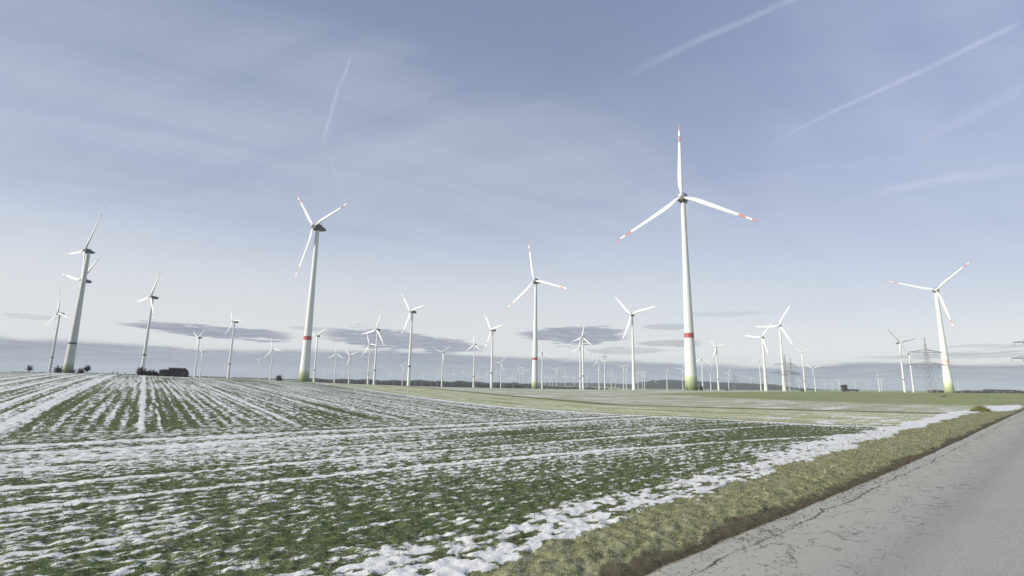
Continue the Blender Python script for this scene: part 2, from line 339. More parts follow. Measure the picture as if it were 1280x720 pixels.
    (-107.6, 3984.2, 79.0, 85.0, 32.3, 203.0, 8.0, 'far', 'faint tiny far-off turbine over the wood beside the boxy-nacelle turbine tower', 'faint far-off turbines over the wood beside the boxy-nacelle turbine tower'),
    (-206.3, 4189.8, 38.4, 85.0, 32.3, 200.0, 104.0, 'far', 'faint tiny far-off turbine over the wood beside the boxy-nacelle turbine tower', 'faint far-off turbines over the wood beside the boxy-nacelle turbine tower'),
    (-8.3, 4328.4, 36.7, 85.0, 32.3, 195.0, 107.0, 'far', 'faint tiny far-off turbine low over the wood just left of the middle red-ringed tower', 'faint far-off turbines low over the wood just left of the middle red-ringed tower'),
    (19.7, 3997.3, 43.7, 85.0, 32.3, 202.0, 2.0, 'far', 'faint tiny far-off turbine low over the wood just left of the middle red-ringed tower', 'faint far-off turbines low over the wood just left of the middle red-ringed tower'),
    (46.2, 4459.7, 35.4, 85.0, 32.3, 200.0, 0.0, 'far', 'faint tiny far-off turbine low over the wood just left of the middle red-ringed tower', 'faint far-off turbines low over the wood just left of the middle red-ringed tower'),
    (338.6, 4448.0, 37.2, 85.0, 32.3, 198.0, 52.0, 'far', 'faint tiny far-off turbine between middle red-ringed tower and the overlapping towers right of it', 'faint far-off turbines between middle red-ringed tower and the overlapping towers right of it'),
    (325.8, 3997.6, 43.1, 85.0, 32.3, 194.0, 39.0, 'far', 'faint tiny far-off turbine between middle red-ringed tower and the overlapping towers right of it', 'faint far-off turbines between middle red-ringed tower and the overlapping towers right of it'),
    (515.7, 4153.7, 41.6, 85.0, 32.3, 202.0, 38.0, 'far', 'faint tiny far-off turbine between middle red-ringed tower and the overlapping towers right of it', 'faint far-off turbines between middle red-ringed tower and the overlapping towers right of it'),
    (904.3, 4455.0, 40.6, 85.0, 32.3, 194.0, 84.0, 'far', 'faint tiny far-off turbine low near the foot of the tall unmarked centre-right tower', 'faint far-off turbines low near the foot of the tall unmarked centre-right tower'),
    (962.7, 3993.3, 54.6, 85.0, 32.3, 197.0, 96.0, 'far', 'faint tiny far-off turbine low near the foot of the tall unmarked centre-right tower', 'faint far-off turbines low near the foot of the tall unmarked centre-right tower'),
    (1322.8, 4691.6, 42.2, 85.0, 32.3, 195.0, 38.0, 'far', 'faint tiny far-off turbine low near the foot of the tall unmarked centre-right tower', 'faint far-off turbines low near the foot of the tall unmarked centre-right tower'),
    (2746.2, 5991.5, 40.6, 85.0, 32.3, 202.0, 61.0, 'far', 'faint tiny far-off turbine over the tail of the wooded hill near the pale-ringed turbine', 'faint far-off turbines over the tail of the wooded hill near the pale-ringed turbine'),
    (2935.7, 5797.8, 44.4, 85.0, 32.3, 198.0, 28.0, 'far', 'faint tiny far-off turbine over the tail of the wooded hill near the pale-ringed turbine', 'faint far-off turbines over the tail of the wooded hill near the pale-ringed turbine'),
    (2965.0, 4883.3, 54.0, 85.0, 32.3, 192.0, 112.0, 'far', 'faint tiny far-off turbine low in haze between wide V rotor and barn tree', 'faint far-off turbines low in haze between wide V rotor and barn tree'),
    (3284.6, 5275.8, 51.6, 85.0, 32.3, 193.0, 101.0, 'far', 'faint tiny far-off turbine low in haze between wide V rotor and barn tree', 'faint far-off turbines low in haze between wide V rotor and barn tree'),
    (3767.7, 5442.6, 51.7, 85.0, 32.3, 196.0, 114.0, 'far', 'faint tiny far-off turbine low in haze left of the cluster of three small turbines', 'faint far-off turbines low in haze left of the cluster of three small turbines'),
    (4037.4, 4660.6, 66.2, 85.0, 32.3, 197.0, 112.0, 'far', 'faint tiny far-off turbine low in haze right of the rightmost large turbine', 'faint far-off turbines low in haze right of the rightmost large turbine'),
]
HAZE, SKYK, SKY_STRENGTH, SUN_E, EXPO = 6e-5, 7.8, .10, 3.6, 0.5

# ------------------------------------------------------------------ node helpers
class NT:
    def __init__(self, tree): self.t = tree; self.n = tree.nodes; self.l = tree.links
    def new(self, typ, **kw):
        o = self.n.new(typ)
        for k, v in kw.items(): setattr(o, k, v)
        return o
    def put(self, sock, val):
        if isinstance(val, bpy.types.NodeSocket): self.l.new(val, sock)
        elif val is not None:
            if isinstance(val, (tuple, list)) and len(val) == 3 and sock.type == 'RGBA': val = (*val, 1)
            sock.default_value = val
    def m(self, op, a, b=None, c=None, clamp=False):
        o = self.new('ShaderNodeMath', operation=op, use_clamp=clamp)
        for i, q in enumerate((a, b, c)):
            if q is not None: self.put(o.inputs[i], q)
        return o.outputs[0]
    def mr(self, x, a, b, c=0.0, d=1.0, smooth=True):
        o = self.new('ShaderNodeMapRange', interpolation_type='SMOOTHSTEP' if smooth else 'LINEAR')
        for i, q in enumerate((x, a, b, c, d)): self.put(o.inputs[i], q)
        return o.outputs[0]
    def mix(self, f, a, b, blend='MIX'):
        o = self.new('ShaderNodeMix', data_type='RGBA', blend_type=blend)
        self.put(o.inputs[0], f); self.put(o.inputs[6], a); self.put(o.inputs[7], b)
        return o.outputs[2]
    def noise(self, vec, scale, detail=4, rough=.55, dist=0.0):
        o = self.new('ShaderNodeTexNoise')
        self.put(o.inputs['Vector'], vec); o.inputs['Scale'].default_value = scale
        o.inputs['Detail'].default_value = detail; o.inputs['Roughness'].default_value = rough; o.inputs['Distortion'].default_value = dist
        return o.outputs[0]
    def vec(self, x, y, z=0.0):
        o = self.new('ShaderNodeCombineXYZ')
        for i, q in enumerate((x, y, z)): self.put(o.inputs[i], q)
        return o.outputs[0]
    def attr(self, name): return self.new('ShaderNodeAttribute', attribute_name=name).outputs['Fac']
    def bump(self, h, strength=.4, dist=.02, normal=None):
        o = self.new('ShaderNodeBump'); o.inputs['Strength'].default_value = strength; o.inputs['Distance'].default_value = dist
        self.put(o.inputs['Height'], h)
        if normal is not None: self.put(o.inputs['Normal'], normal)
        return o.outputs[0]

def material(name, rough=.7, spec=.35):
    m = bpy.data.materials.new(name); m.use_nodes = True
    t = NT(m.node_tree); b = t.n['Principled BSDF']
    b.inputs['Roughness'].default_value = rough
    b.inputs['Specular IOR Level'].default_value = spec
    return m, t, b

def plain(name, col, rough=.6, spec=.35, var=.12, scale=3.0):
    m, t, b = material(name, rough, spec)
    co = t.new('ShaderNodeTexCoord').outputs['Object']
    n = t.noise(co, scale, 4)
    t.put(b.inputs['Base Color'], t.mix(n, tuple(c * (1 - var) for c in col), tuple(min(1, c * (1 + var)) for c in col)))
    return m

# ground ------------------------------------------------------------
def mat_ground():
    m, t, b = material('field_ground', .9, .2)
    geo = t.new('ShaderNodeNewGeometry').outputs['Position']
    snow, soil, verge, out, stub, green, ditch = (t.attr(k) for k in ('snow', 'soil', 'verge', 'outside', 'stub', 'green', 'ditch'))
    n1 = t.noise(geo, 9.0, 5, .65); n2 = t.noise(geo, 40.0, 3, .6); n3 = t.noise(geo, .5, 4, .6); n4 = t.noise(geo, 2.2, 4, .6)
    # winter wheat on dark soil
    wheat = t.mix(t.mr(n1, .38, .62), (.036, .040, .022), (.112, .150, .057))
    wheat = t.mix(t.mr(n2, .4, .7), wheat, (.15, .175, .085))
    wheat = t.mix(t.mr(n3, .45, .75, 0, .45), wheat, (.140, .148, .085))
    soilc = t.mix(t.mr(n1, .3, .7), (.080, .068, .040), (.135, .115, .072))
    soilc = t.mix(t.mr(n2, .5, .75, 0, .6), soilc, (.14, .118, .08))
    vg = t.mix(t.mr(n1, .35, .65), (.17, .18, .09), (.32, .315, .20))
    strip = t.mix(t.mr(n4, .3, .7), (.33, .35, .19), (.46, .46, .31))
    strip = t.mix(t.mr(n1, .45, .75, 0, .6), strip, (.24, .265, .13))
    stubc = t.mix(t.mr(n4, .3, .7), (.30, .31, .20), (.41, .41, .30))
    greenc = t.mix(t.mr(n3, .35, .65), (.20, .245, .095), (.26, .29, .135))
    greenc = t.mix(t.mr(n4, .4, .7, 0, .5), greenc, (.29, .285, .175))
    sk = t.attr('streak')
    strip = t.mix(t.mr(sk, .45, .85, 0, .75), strip, (.52, .51, .37)); strip = t.mix(t.mr(sk, .5, .15, 0, .7), strip, (.20, .225, .105))
    stubc = t.mix(t.mr(sk, .5, .15, 0, .55), stubc, (.22, .22, .14)); greenc = t.mix(t.mr(sk, .5, .15, 0, .5), greenc, (.15, .18, .075)); greenc = t.mix(t.mr(t.noise(geo, .09, 5, .65), .5, .68, 0, .6), greenc, (.30, .30, .19))
    c = t.mix(out, wheat, strip)
    c = t.mix(stub, c, stubc)
    c = t.mix(green, c, greenc)
    c = t.mix(t.m('MULTIPLY', ditch, 1.0), c, t.mix(n1, (.085, .095, .040), (.125, .135, .06)))
    c = t.mix(verge, c, vg)
    c = t.mix(soil, c, soilc)
    sc = t.mix(t.mr(n4, .3, .7), (.60, .605, .60), (.73, .73, .715))
    fine = t.m('MULTIPLY', t.m('SUBTRACT', n2, .5), .45)
    sg = t.new('ShaderNodeSeparateXYZ'); t.put(sg.inputs[0], geo); gx_, gy_ = sg.outputs[0], sg.outputs[1]
    def along(dv, k): return t.m('ADD', t.m('MULTIPLY', gx_, float(dv[0]) * k), t.m('MULTIPLY', gy_, float(dv[1]) * k))
    fr = t.m('ADD', t.m('MULTIPLY', t.noise(t.vec(along(WD, 7.0), along(SD, 2.2)), 1.0, 6, .76), .62), t.m('MULTIPLY', t.noise(t.vec(along(WD, 5.2), along(SD, .10), 5.0), 1.0, 3, .6), .38)); fh = t.noise(t.vec(along(UD, 3.6), along(VD, 8.0)), 1.0, 6, .76)
    rk = t.attr('rowk')
    ff = t.m('ADD', t.m('MULTIPLY', fr, rk), t.m('MULTIPLY', fh, t.m('SUBTRACT', 1.0, rk)))
    ff = t.m('MULTIPLY', t.m('SUBTRACT', ff, t.m('ADD', .5, t.m('MULTIPLY', rk, .005))), t.m('ADD', 3.1, t.m('MULTIPLY', rk, 1.3)))
    mask = t.mr(t.m('ADD', t.m('ADD', t.m('ADD', snow, ff), fine), t.m('MULTIPLY', t.m('SUBTRACT', n1, .5), .5)), -.08, .20)
    mask = t.m('MULTIPLY', mask, t.m('SUBTRACT', 1.0, t.m('MULTIPLY', soil, t.mr(snow, -.5, 0, 1, 0))))
    c = t.mix(mask, c, sc)
    t.put(b.inputs['Base Color'], c)
    t.put(b.inputs['Roughness'], t.mr(mask, 0, 1, .95, .7))
    t.put(b.inputs['Normal'], t.bump(t.m('ADD', t.m('MULTIPLY', n1, .7), t.m('MULTIPLY', n2, .4)), .55, .03))
    return m

def mat_road():
    m, t, b = material('old_asphalt', .9, .12)
    co = t.new('ShaderNodeTexCoord').outputs['Object']
    sep = t.new('ShaderNodeSeparateXYZ'); t.put(sep.inputs[0], co)
    u, v = sep.outputs[0], sep.outputs[1]
    grain = t.m('ADD', t.m('MULTIPLY', t.noise(co, 130, 3, .7), .5), t.m('MULTIPLY', t.noise(co, 42, 3, .7), .5)); mid = t.noise(co, 14, 5, .65); big = t.noise(co, .55, 4, .6)
    stre = t.noise(t.vec(t.m('MULTIPLY', u, .08), t.m('MULTIPLY', v, 2.2)), 1.0, 4, .6)
    base = t.mix(t.mr(grain, .36, .64), (.24, .24, .215), (.45, .452, .412))
    base = t.mix(t.mr(mid, .35, .7, 0, .4), base, (.345, .335, .288))
    base = t.mix(t.mr(big, .35, .7, 0, .35), base, (.315, .303, .27))
    edge = t.mr(t.m('ABSOLUTE', v), 1.45, 2.0)                    # worn, cracked outer strip
    base = t.mix(t.m('MULTIPLY', edge, .35), base, (.445, .43, .37))
    lane = t.mr(t.m('ADD', t.m('ABSOLUTE', t.m('SUBTRACT', t.m('ABSOLUTE', v), 1.35)), t.m('MULTIPLY', t.m('SUBTRACT', stre, .5), .5)), .0, .30, 1, 0)
    base = t.mix(t.m('MULTIPLY', lane, .45), base, (.265, .255, .23))
    base = t.mix(t.mr(stre, .5, .75, 0, .3), base, (.30, .29, .262))
    # cracks: distorted cell borders, opened only in places
    wn = t.new('ShaderNodeTexNoise'); wn.inputs['Scale'].default_value = 3.2; wn.inputs['Detail'].default_value = 6; wn.inputs['Roughness'].default_value = .65; t.put(wn.inputs['Vector'], co)
    sc = t.new('ShaderNodeVectorMath', operation='SCALE'); t.put(sc.inputs[0], wn.outputs['Color']); sc.inputs['Scale'].default_value = .42
    ad = t.new('ShaderNodeVectorMath', operation='ADD'); t.put(ad.inputs[0], co); t.put(ad.inputs[1], sc.outputs[0])
    cr = None
    for scale, wdt, gate, lo in ((1.9, .011, 1.5, .51), (4.2, .017, 2.3, .52), (7.5, .024, 3.1, .55)):
        vo = t.new('ShaderNodeTexVoronoi', feature='DISTANCE_TO_EDGE'); vo.inputs['Scale'].default_value = scale
        mp = t.new('ShaderNodeMapping'); mp.inputs['Scale'].default_value = (.62, 1, 1); t.put(mp.inputs['Vector'], ad.outputs[0]); t.put(vo.inputs['Vector'], mp.outputs[0])
        line = t.mr(vo.outputs['Distance'], wdt * .35, wdt, 1, 0)
        g = t.mr(t.noise(co, gate, 3, .6), lo, lo + .07)
        line = t.m('MULTIPLY', line, g)
        cr = line if cr is None else t.m('MAXIMUM', cr, line)
    ang = t.mr(t.m('ADD', t.m('ABSOLUTE', v), t.m('MULTIPLY', t.m('SUBTRACT', big, .5), 1.6)), 1.25, 1.75)
    cr = t.m('MULTIPLY', cr, t.m('MAXIMUM', ang, .0))
    # the long split that runs along the edge
    wob = t.m('ADD', t.m('MULTIPLY', t.m('SUBTRACT', t.noise(t.vec(u, 0.0), .7, 2), .5), .34), t.m('MULTIPLY', t.m('SUBTRACT', t.noise(t.vec(u, 4.0), 5.5, 4, .7), .5), .13))
    d = t.m('ABSOLUTE', t.m('SUBTRACT', t.m('SUBTRACT', t.m('ABSOLUTE', v), 2.47), wob))
    wid = t.m('MULTIPLY', t.mr(t.noise(t.vec(u, 9.0), 1.7, 3), .38, .6, .1, 1), .020)
    split = t.m('MULTIPLY', t.mr(t.m('DIVIDE', d, wid), .55, 1, 1, 0), t.mr(t.noise(t.vec(u, 2.0), .35, 2), .36, .44))
    cr = t.m('MAXIMUM', cr, split)
    pits = t.m('MULTIPLY', t.mr(t.noise(co, 24, 2, .5), .69, .73), t.m('MULTIPLY', ang, .8))
    cr2 = t.m('MAXIMUM', cr, pits)
    base = t.mix(t.m('MULTIPLY', cr2, .72), base, (.040, .036, .029))
    dirt = t.mr(t.m('ADD', t.m('ABSOLUTE', v), t.m('MULTIPLY', t.m('SUBTRACT', mid, .5), .25)), 2.70, 2.80)
    base = t.mix(t.m('MULTIPLY', dirt, .8), base, (.13, .105, .075))
    t.put(b.inputs['Base Color'], base)
    hgt = t.m('SUBTRACT', t.m('ADD', t.m('MULTIPLY', grain, .35), t.m('MULTIPLY', mid, .25)), t.m('MULTIPLY', cr2, 1.6))
    t.put(b.inputs['Normal'], t.bump(hgt, .6, .012))
    return m

def mat_blade(name, a, c, d, rough=.75):
    m, t, b = material(name, rough, .25)
    tint = t.attr('tint')
    col = t.mix(t.mr(tint, 0, .5), a, c); col = t.mix(t.mr(tint, .62, 1), col, d)
    t.put(b.inputs['Base Color'], col)
    tr = t.new('ShaderNodeBsdfTranslucent'); t.put(tr.inputs['Color'], col)
    mx = t.new('ShaderNodeMixShader'); mx.inputs[0].default_value = .25
    t.l.new(b.outputs[0], mx.inputs[1]); t.l.new(tr.outputs[0], mx.inputs[2])
    t.l.new(mx.outputs[0], t.n['Material Output'].inputs[0])
    return m

# turbines -------------------------------------------------------------
WHITE = (.70, .715, .70)
def mat_tower(name, bands, white=WHITE):
    m, t, b = material(name, .45, .4)
    g = t.new('ShaderNodeTexCoord').outputs['Generated']
    sp = t.new('ShaderNodeSeparateXYZ'); t.put(sp.inputs[0], g); z = sp.outputs[2]
    mp = t.new('ShaderNodeMapping'); mp.inputs['Scale'].default_value = (13, 13, 3); t.put(mp.inputs['Vector'], g)
    n = t.noise(mp.outputs[0], 1.0, 5, .6)
    c = t.mix(t.mr(n, .35, .75, 0, .5), white, tuple(k * .82 for k in white))
    # faint joints between the tower sections
    j = t.m('FRACT', t.m('MULTIPLY', z, 22.0))
    c = t.mix(t.m('MULTIPLY', t.mr(j, .0, .05, 1, 0), .16), c, (.5, .5, .49))
    for lo, hi, col, k in bands:
        if hi < 0:      # fading green foot: rings that grow paler upwards
            for q in range(7):
                a = lo * (1 - q / 7.0)
                c = t.mix(t.mr(z, a - .0012, a, 1, 0), c, tuple(col[i] * (.55 + .75 * a / lo) + white[i] * .5 * (a / lo) ** 1.6 for i in range(3)))
        else:
            f = t.m('MULTIPLY', t.mr(z, lo - .0012, lo), t.mr(z, hi, hi + .0012, 1, 0))
            c = t.mix(t.m('MULTIPLY', f, k), c, col)
    t.put(b.inputs['Base Color'], c)
    return m

def mat_rotor(name, red, k=1.0):
    m, t, b = material(name, .4, .4)
    g = t.new('ShaderNodeTexCoord').outputs['Generated']
    sp = t.new('ShaderNodeSeparateXYZ'); t.put(sp.inputs[0], g); z = sp.outputs[2]
    n = t.noise(g, 6.0, 4)
    c = t.mix(t.mr(n, .3, .8, 0, .6), (.73, .745, .745), (.66, .675, .675))
    if red:
        for lo, hi in ((.745, .835), (.915, 1.1)):
            f = t.m('MULTIPLY', t.mr(z, lo - .004, lo), t.mr(z, hi, hi + .004, 1, 0))
            c = t.mix(t.m('MULTIPLY', f, k), c, red)
    t.put(b.inputs['Base Color'], c)
    return m

# ------------------------------------------------------------------ ground sheet
def polar_grid():
    a = np.concatenate([np.arange(-180, -54, 3.0), np.arange(-54, 54.01, .115), np.arange(57, 180, 3.0)])
    d = [.25, .6, 1.0, 1.5, 2.1, 2.7, 3.1]
    while d[-1] < 150: d.append(d[-1] + min(d[-1] ** 2 / (H0 * 636) * 1.05, .0065 * d[-1]))
    while d[-1] < 400: d.append(d[-1] * 1.02)
    d = np.concatenate([d, np.geomspace(d[-1] * 1.04, 12000, 60)])
    return np.radians(a), d
A_, D_ = polar_grid()
gx = (np.sin(A_)[None, :] * D_[:, None]); gy = (np.cos(A_)[None, :] * D_[:, None])
FX = fields(gx.ravel(), gy.ravel())
gz = ground_z(gx.ravel(), gy.ravel()) + relief(FX, gx.ravel(), gy.ravel())
na, nd = len(A_), len(D_)
V = np.stack([gx.ravel(), gy.ravel(), gz], 1)
c0 = terrain(np.array([0.0]), np.array([0.0]))[0] - .07
V = np.vstack([V, [[0, 0, c0]]])
ii, jj = np.meshgrid(np.arange(nd - 1), np.arange(na), indexing='ij')
j2 = (jj + 1) % na
Q = np.stack([ii * na + jj, (ii + 1) * na + jj, (ii + 1) * na + j2, ii * na + j2], -1).reshape(-1, 4)[:, ::-1]
T = np.stack([np.full(na, nd * na), np.arange(na), (np.arange(na) + 1) % na], 1)[:, [0, 2, 1]]
me = np_mesh('ground', V, Q, T)
for nm, key in (('snow', 'snow'), ('soil', 'soil'), ('verge', 'verge'), ('outside', 'out'), ('stub', 'stub'), ('green', 'green'), ('ditch', 'ditch'), ('streak', 'streak'), ('rowk', 'rowk')):
    attr(me, nm, np.append(FX[key], 0.0))
ground = link('ground', me, mat_ground())
tag(ground, kind='structure')

# ------------------------------------------------------------------ road
us = np.concatenate([np.arange(-60, -4, 1.5), np.arange(-4, 14, .06), np.arange(14, 60, .25), np.arange(60, 700, 4.0)])
vs = np.concatenate([np.linspace(-2.79, -2.3, 12), np.linspace(-2.2, 2.2, 24), np.linspace(2.3, 2.79, 16)])
UU, VV = np.meshgrid(us, vs, indexing='ij')
ragged = .055 * fbm(UU / .5, np.sign(VV) * 3.0 + 0 * VV, 91, 4) + .03 * noise(UU / 3.0, np.sign(VV) * 2.0 + 0 * VV, 92)
VR = VV + ragged * sst(2.2, 2.7, np.abs(VV)) * np.sign(VV)
X, Y = xy(UU, VR)
X0, Y0 = xy(UU, 0 * UU)
ZR = terrain(X0, Y0) + .012 - .012 * np.abs(VR) / 2.7 - .03 * sst(2.70, 2.79, np.abs(VV))
ZR = ZR - .014 * bump(np.abs(VR) - 1.35, .5) - .02 * sst(2.0, 2.7, np.abs(VR)) + .006 * noise(UU / 1.6, VR / .9, 93)
nu, nv = UU.shape
ii, jj = np.meshgrid(np.arange(nu - 1), np.arange(nv - 1), indexing='ij')
Q = np.stack([ii * nv + jj, (ii + 1) * nv + jj, (ii + 1) * nv + jj + 1, ii * nv + jj + 1], -1).reshape(-1, 4)
me = np_mesh('road', np.stack([UU.ravel(), VR.ravel(), ZR.ravel()], 1), Q)
road = link('road', me, mat_road())
road.rotation_euler = (0, 0, math.atan2(UD[1], UD[0]))
tag(road, kind='structure')

# ------------------------------------------------------------------ blades of wheat and grass
def blades(name, x, y, h, wdt, lean, mat, tint, sink=.01):
    n = len(x)
    F = fields(x, y)
    z = ground_z(x, y) + relief(F, x, y) - sink
    th = RNG.uniform(0, 2 * np.pi, n); ln = lean * RNG.uniform(.3, 1.3, n)
    dx, dy = np.cos(th), np.sin(th)
    px, py = -dy * wdt / 2, dx * wdt / 2
    P = np.zeros((n, 5, 3))
    hh = h / np.sqrt(1 + ln ** 2)
    P[:, 0] = np.stack([x - px, y - py, z], 1); P[:, 1] = np.stack([x + px, y + py, z], 1)
    mx, my, mz = x + dx * ln * hh * .42, y + dy * ln * hh * .42, z + hh * .62
    P[:, 2] = np.stack([mx + px * .8, my + py * .8, mz], 1); P[:, 3] = np.stack([mx - px * .8, my - py * .8, mz], 1)
    P[:, 4] = np.stack([x + dx * ln * hh, y + dy * ln * hh, z + hh * RNG.uniform(.8, 1.02, n)], 1)
    b = np.arange(n)[:, None] * 5
    me = np_mesh(name, P.reshape(-1, 3), b + np.array([[0, 1, 2, 3]]), b + np.array([[3, 2, 4]]), smooth=False)
    attr(me, 'tint', np.repeat(tint, 5))
    return link(name, me, mat)

def scatter(d0, d1, per_m2, half=50):
    area = R_(2 * half) / 2 * (d1 * d1 - d0 * d0)
    n = int(area * per_m2)
    r = np.sqrt(RNG.uniform(d0 * d0, d1 * d1, n)); a = R_(1) * RNG.uniform(-half, half, n)
    return r * np.sin(a), r * np.cos(a)

X, Y, H, W = [], [], [], []
for d0, d1, dens, hh, ww in ((3.6, 9, 3000, .042, .0070), (9, 17, 1000, .044, .011), (17, 30, 260, .048, .019)):
    x, y = scatter(d0, d1, dens)
    F = fields(x, y)
    cl = fbm(x / .22, y / .22, 95, 2)
    keep = (F['v'] > F['vout'] + .25) & (F['out'] < .3) & (F['snow'] + .25 * cl + RNG.normal(0, .14, len(x)) < -.08)
    n = keep.sum()
    X.append(x[keep]); Y.append(y[keep]); H.append(hh * RNG.uniform(.55, 1.25, n) * (1 + .5 * cl[keep])); W.append(ww * RNG.uniform(.7, 1.3, n))
X, Y, H, W = map(np.concatenate, (X, Y, H, W))
tint = np.clip(.36 + .30 * fbm(X / 1.2, Y / 1.2, 96, 2) + RNG.normal(0, .19, len(X)), 0, 1)
o = blades('winter_wheat', X, Y, H, W, 1.5, mat_blade('wheat_leaf', (.080, .105, .038), (.125, .180, .064), (.24, .25, .12)), tint)
tag(o, kind='stuff')

X, Y, H, W = [], [], [], []
for d0, d1, dens, hh, ww in ((3.2, 8, 6500, .036, .0052), (8, 16, 2600, .042, .008), (16, 30, 1000, .036, .015), (30, 55, 420, .034, .028)):
    x, y = scatter(d0, d1, dens)
    u, v = uv(x, y)
    k = (v > 2.7) & (v < 5.6) | (v < -2.7) & (v > -5)
    x, y = x[k], y[k]
    F = fields(x, y); av = np.abs(F['v'])
    cl = fbm(x / .30, y / .30, 97, 3)
    keep = (F['verge'] > .45) & (F['snow'] < .12) & (cl + RNG.normal(0, .3, len(x)) > -.35) | (F['strip'] > .3) & (F['snow'] < -.1) & (RNG.random(len(x)) < .5)
    n = keep.sum()
    X.append(x[keep]); Y.append(y[keep]); H.append(hh * RNG.uniform(.5, 1.3, n) * (1 + .7 * np.clip(cl[keep], -.5, 1))); W.append(ww * RNG.uniform(.7, 1.3, n))
X, Y, H, W = map(np.concatenate, (X, Y, H, W))
u, v = uv(X, Y)
nx = 900
ex = RNG.uniform(.5, 26, nx); ev = RNG.uniform(3.05, 4.9, nx); qx, qy = xy(ex, ev)
X = np.append(X, qx); Y = np.append(Y, qy); H = np.append(H, RNG.uniform(.07, .17, nx)); W = np.append(W, RNG.uniform(.003, .006, nx) * (1 + ex / 9))
u, v = uv(X, Y)
tint = np.clip(.52 + .42 * fbm(X / .5, Y / .5, 98, 3) + RNG.normal(0, .30, len(X)) - .12 * sst(3.6, 4.4, np.abs(v)), 0, 1)
o = blades('verge_grass', X, Y, H, W, 1.5, mat_blade('verge_blade', (.15, .165, .075), (.29, .285, .155), (.52, .48, .34), .85), tint)
tag(o, kind='stuff')

# crumbs of earth and gravel on the margin
n = 1500
u = np.concatenate([RNG.uniform(.5, 16, n), RNG.uniform(.5, 12, 500)]); v = np.concatenate([RNG.normal(2.86, .12, n), RNG.normal(2.6, .16, 500)])
sz = RNG.uniform(.003, .008, len(u)) * (1 + u / 12)
x, y = xy(u, v)
x0, y0 = xy(u, 0 * u)
zz = np.maximum(ground_z(x, y), terrain(x0, y0) - .012) + .003
octv = np.array([(1, 0, 0), (0, 1, 0), (-1, 0, 0), (0, -1, 0), (0, 0, .7), (0, 0, -.6)])
octf = np.array([(0, 1, 4), (1, 2, 4), (2, 3, 4), (3, 0, 4), (1, 0, 5), (2, 1, 5), (3, 2, 5), (0, 3, 5)])
ang = RNG.uniform(0, 6.28, len(u)); ca, sa = np.cos(ang), np.sin(ang)
P = octv[None] * sz[:, None, None] * RNG.uniform(.6, 1.3, (len(u), 6, 1))
P = np.stack([P[..., 0] * ca[:, None] - P[..., 1] * sa[:, None], P[..., 0] * sa[:, None] + P[..., 1] * ca[:, None], P[..., 2]], -1) + np.stack([x, y, zz], 1)[:, None]
me = np_mesh('crumbs', P.reshape(-1, 3), None, (np.arange(len(u))[:, None, None] * 6 + octf[None]).reshape(-1, 3), smooth=False)
tag(link('earth_crumbs', me, plain('crumb_earth', (.115, .095, .062), .95, .2, .5, 30)), kind='stuff')

# ------------------------------------------------------------------ wind turbines
def tower_mesh(name, prof):
    mb = MB(); mb.lathe(prof, 32); return mb.mesh(name, True)
def big_prof():
    pts = [(0, 1), (.05, .945), (.12, .875), (.27, .755), (.42, .66), (.60, .56), (.62, .52), (.80, .45), (.97, .385), (.985, .40), (1, .40)]
    z = np.linspace(0, 1, 42)
    return [(float(q), float(np.interp(q, *zip(*pts)))) for q in z]
def slim_prof():
    z = np.linspace(0, 1, 30)
    return [(float(q), float(1 - .50 * q)) for q in z]
def blade_mesh(name):
    # unit span along +Z, chord in X, thickness in Y (upwind = +Y)
    st = [(.0, .034, .034, 0), (.035, .034, .034, 0), (.08, .042, .028, .12), (.14, .053, .022, .2), (.20, .058, .018, .23), (.30, .055, .015, .24), (.42, .048, .0115, .25), (.55, .041, .009, .25), (.68, .034, .0066, .25), (.80, .027, .005, .25), (.90, .020, .0036, .24), (.96, .014, .0026, .2), (.99, .007, .0018, .1), (1, .002, .001, 0)]
    sec = [(0.0, 0), (.08, .75), (.25, 1), (.5, .8), (.8, .3), (1, 0), (.8, -.12), (.5, -.45), (.25, -.6), (.08, -.5)]
    V, F = [], []
    n = len(sec)
    for z, c, t, off in st:
        tw = R_(18) * (1 - z) ** 2 + R_(6)
        bend = .035 * z * z
        for i, (a, q) in enumerate(sec):
            x, y = (a - .5 + off) * c, q * t * .75
            if z < .05:
                th = math.pi - 2 * math.pi * i / n
                x, y = .5 * c * math.cos(th), .5 * c * math.sin(th)
            V.append((x * math.cos(tw) - y * math.sin(tw), x * math.sin(tw) + y * math.cos(tw) + bend, z))
    for i in range(len(st) - 1):
        for k in range(n):
            F.append((i * n + k, i * n + (k + 1) % n, (i + 1) * n + (k + 1) % n, (i + 1) * n + k))
    F.append(tuple(range(n))[::-1]); F.append(tuple(range((len(st) - 1) * n, len(st) * n)))
    mb = MB(); mb.add(V, F)
    me = mb.mesh(name); me.polygons.foreach_set('use_smooth', [True] * len(me.polygons)); me.set_sharp_from_angle(angle=R_(50))
    return me
def nacelle_egg():
    mb = MB(); mb.lathe([(-.4, 1.9), (-.9, 2.9), (-1.8, 3.35), (-3.0, 3.4), (-4.6, 3.1), (-6.4, 2.6), (-8.4, 1.95), (-10.2, 1.25), (-11.3, .75), (-11.7, .3)], 28, 'y'); return mb.mesh('nacelle_egg', True)
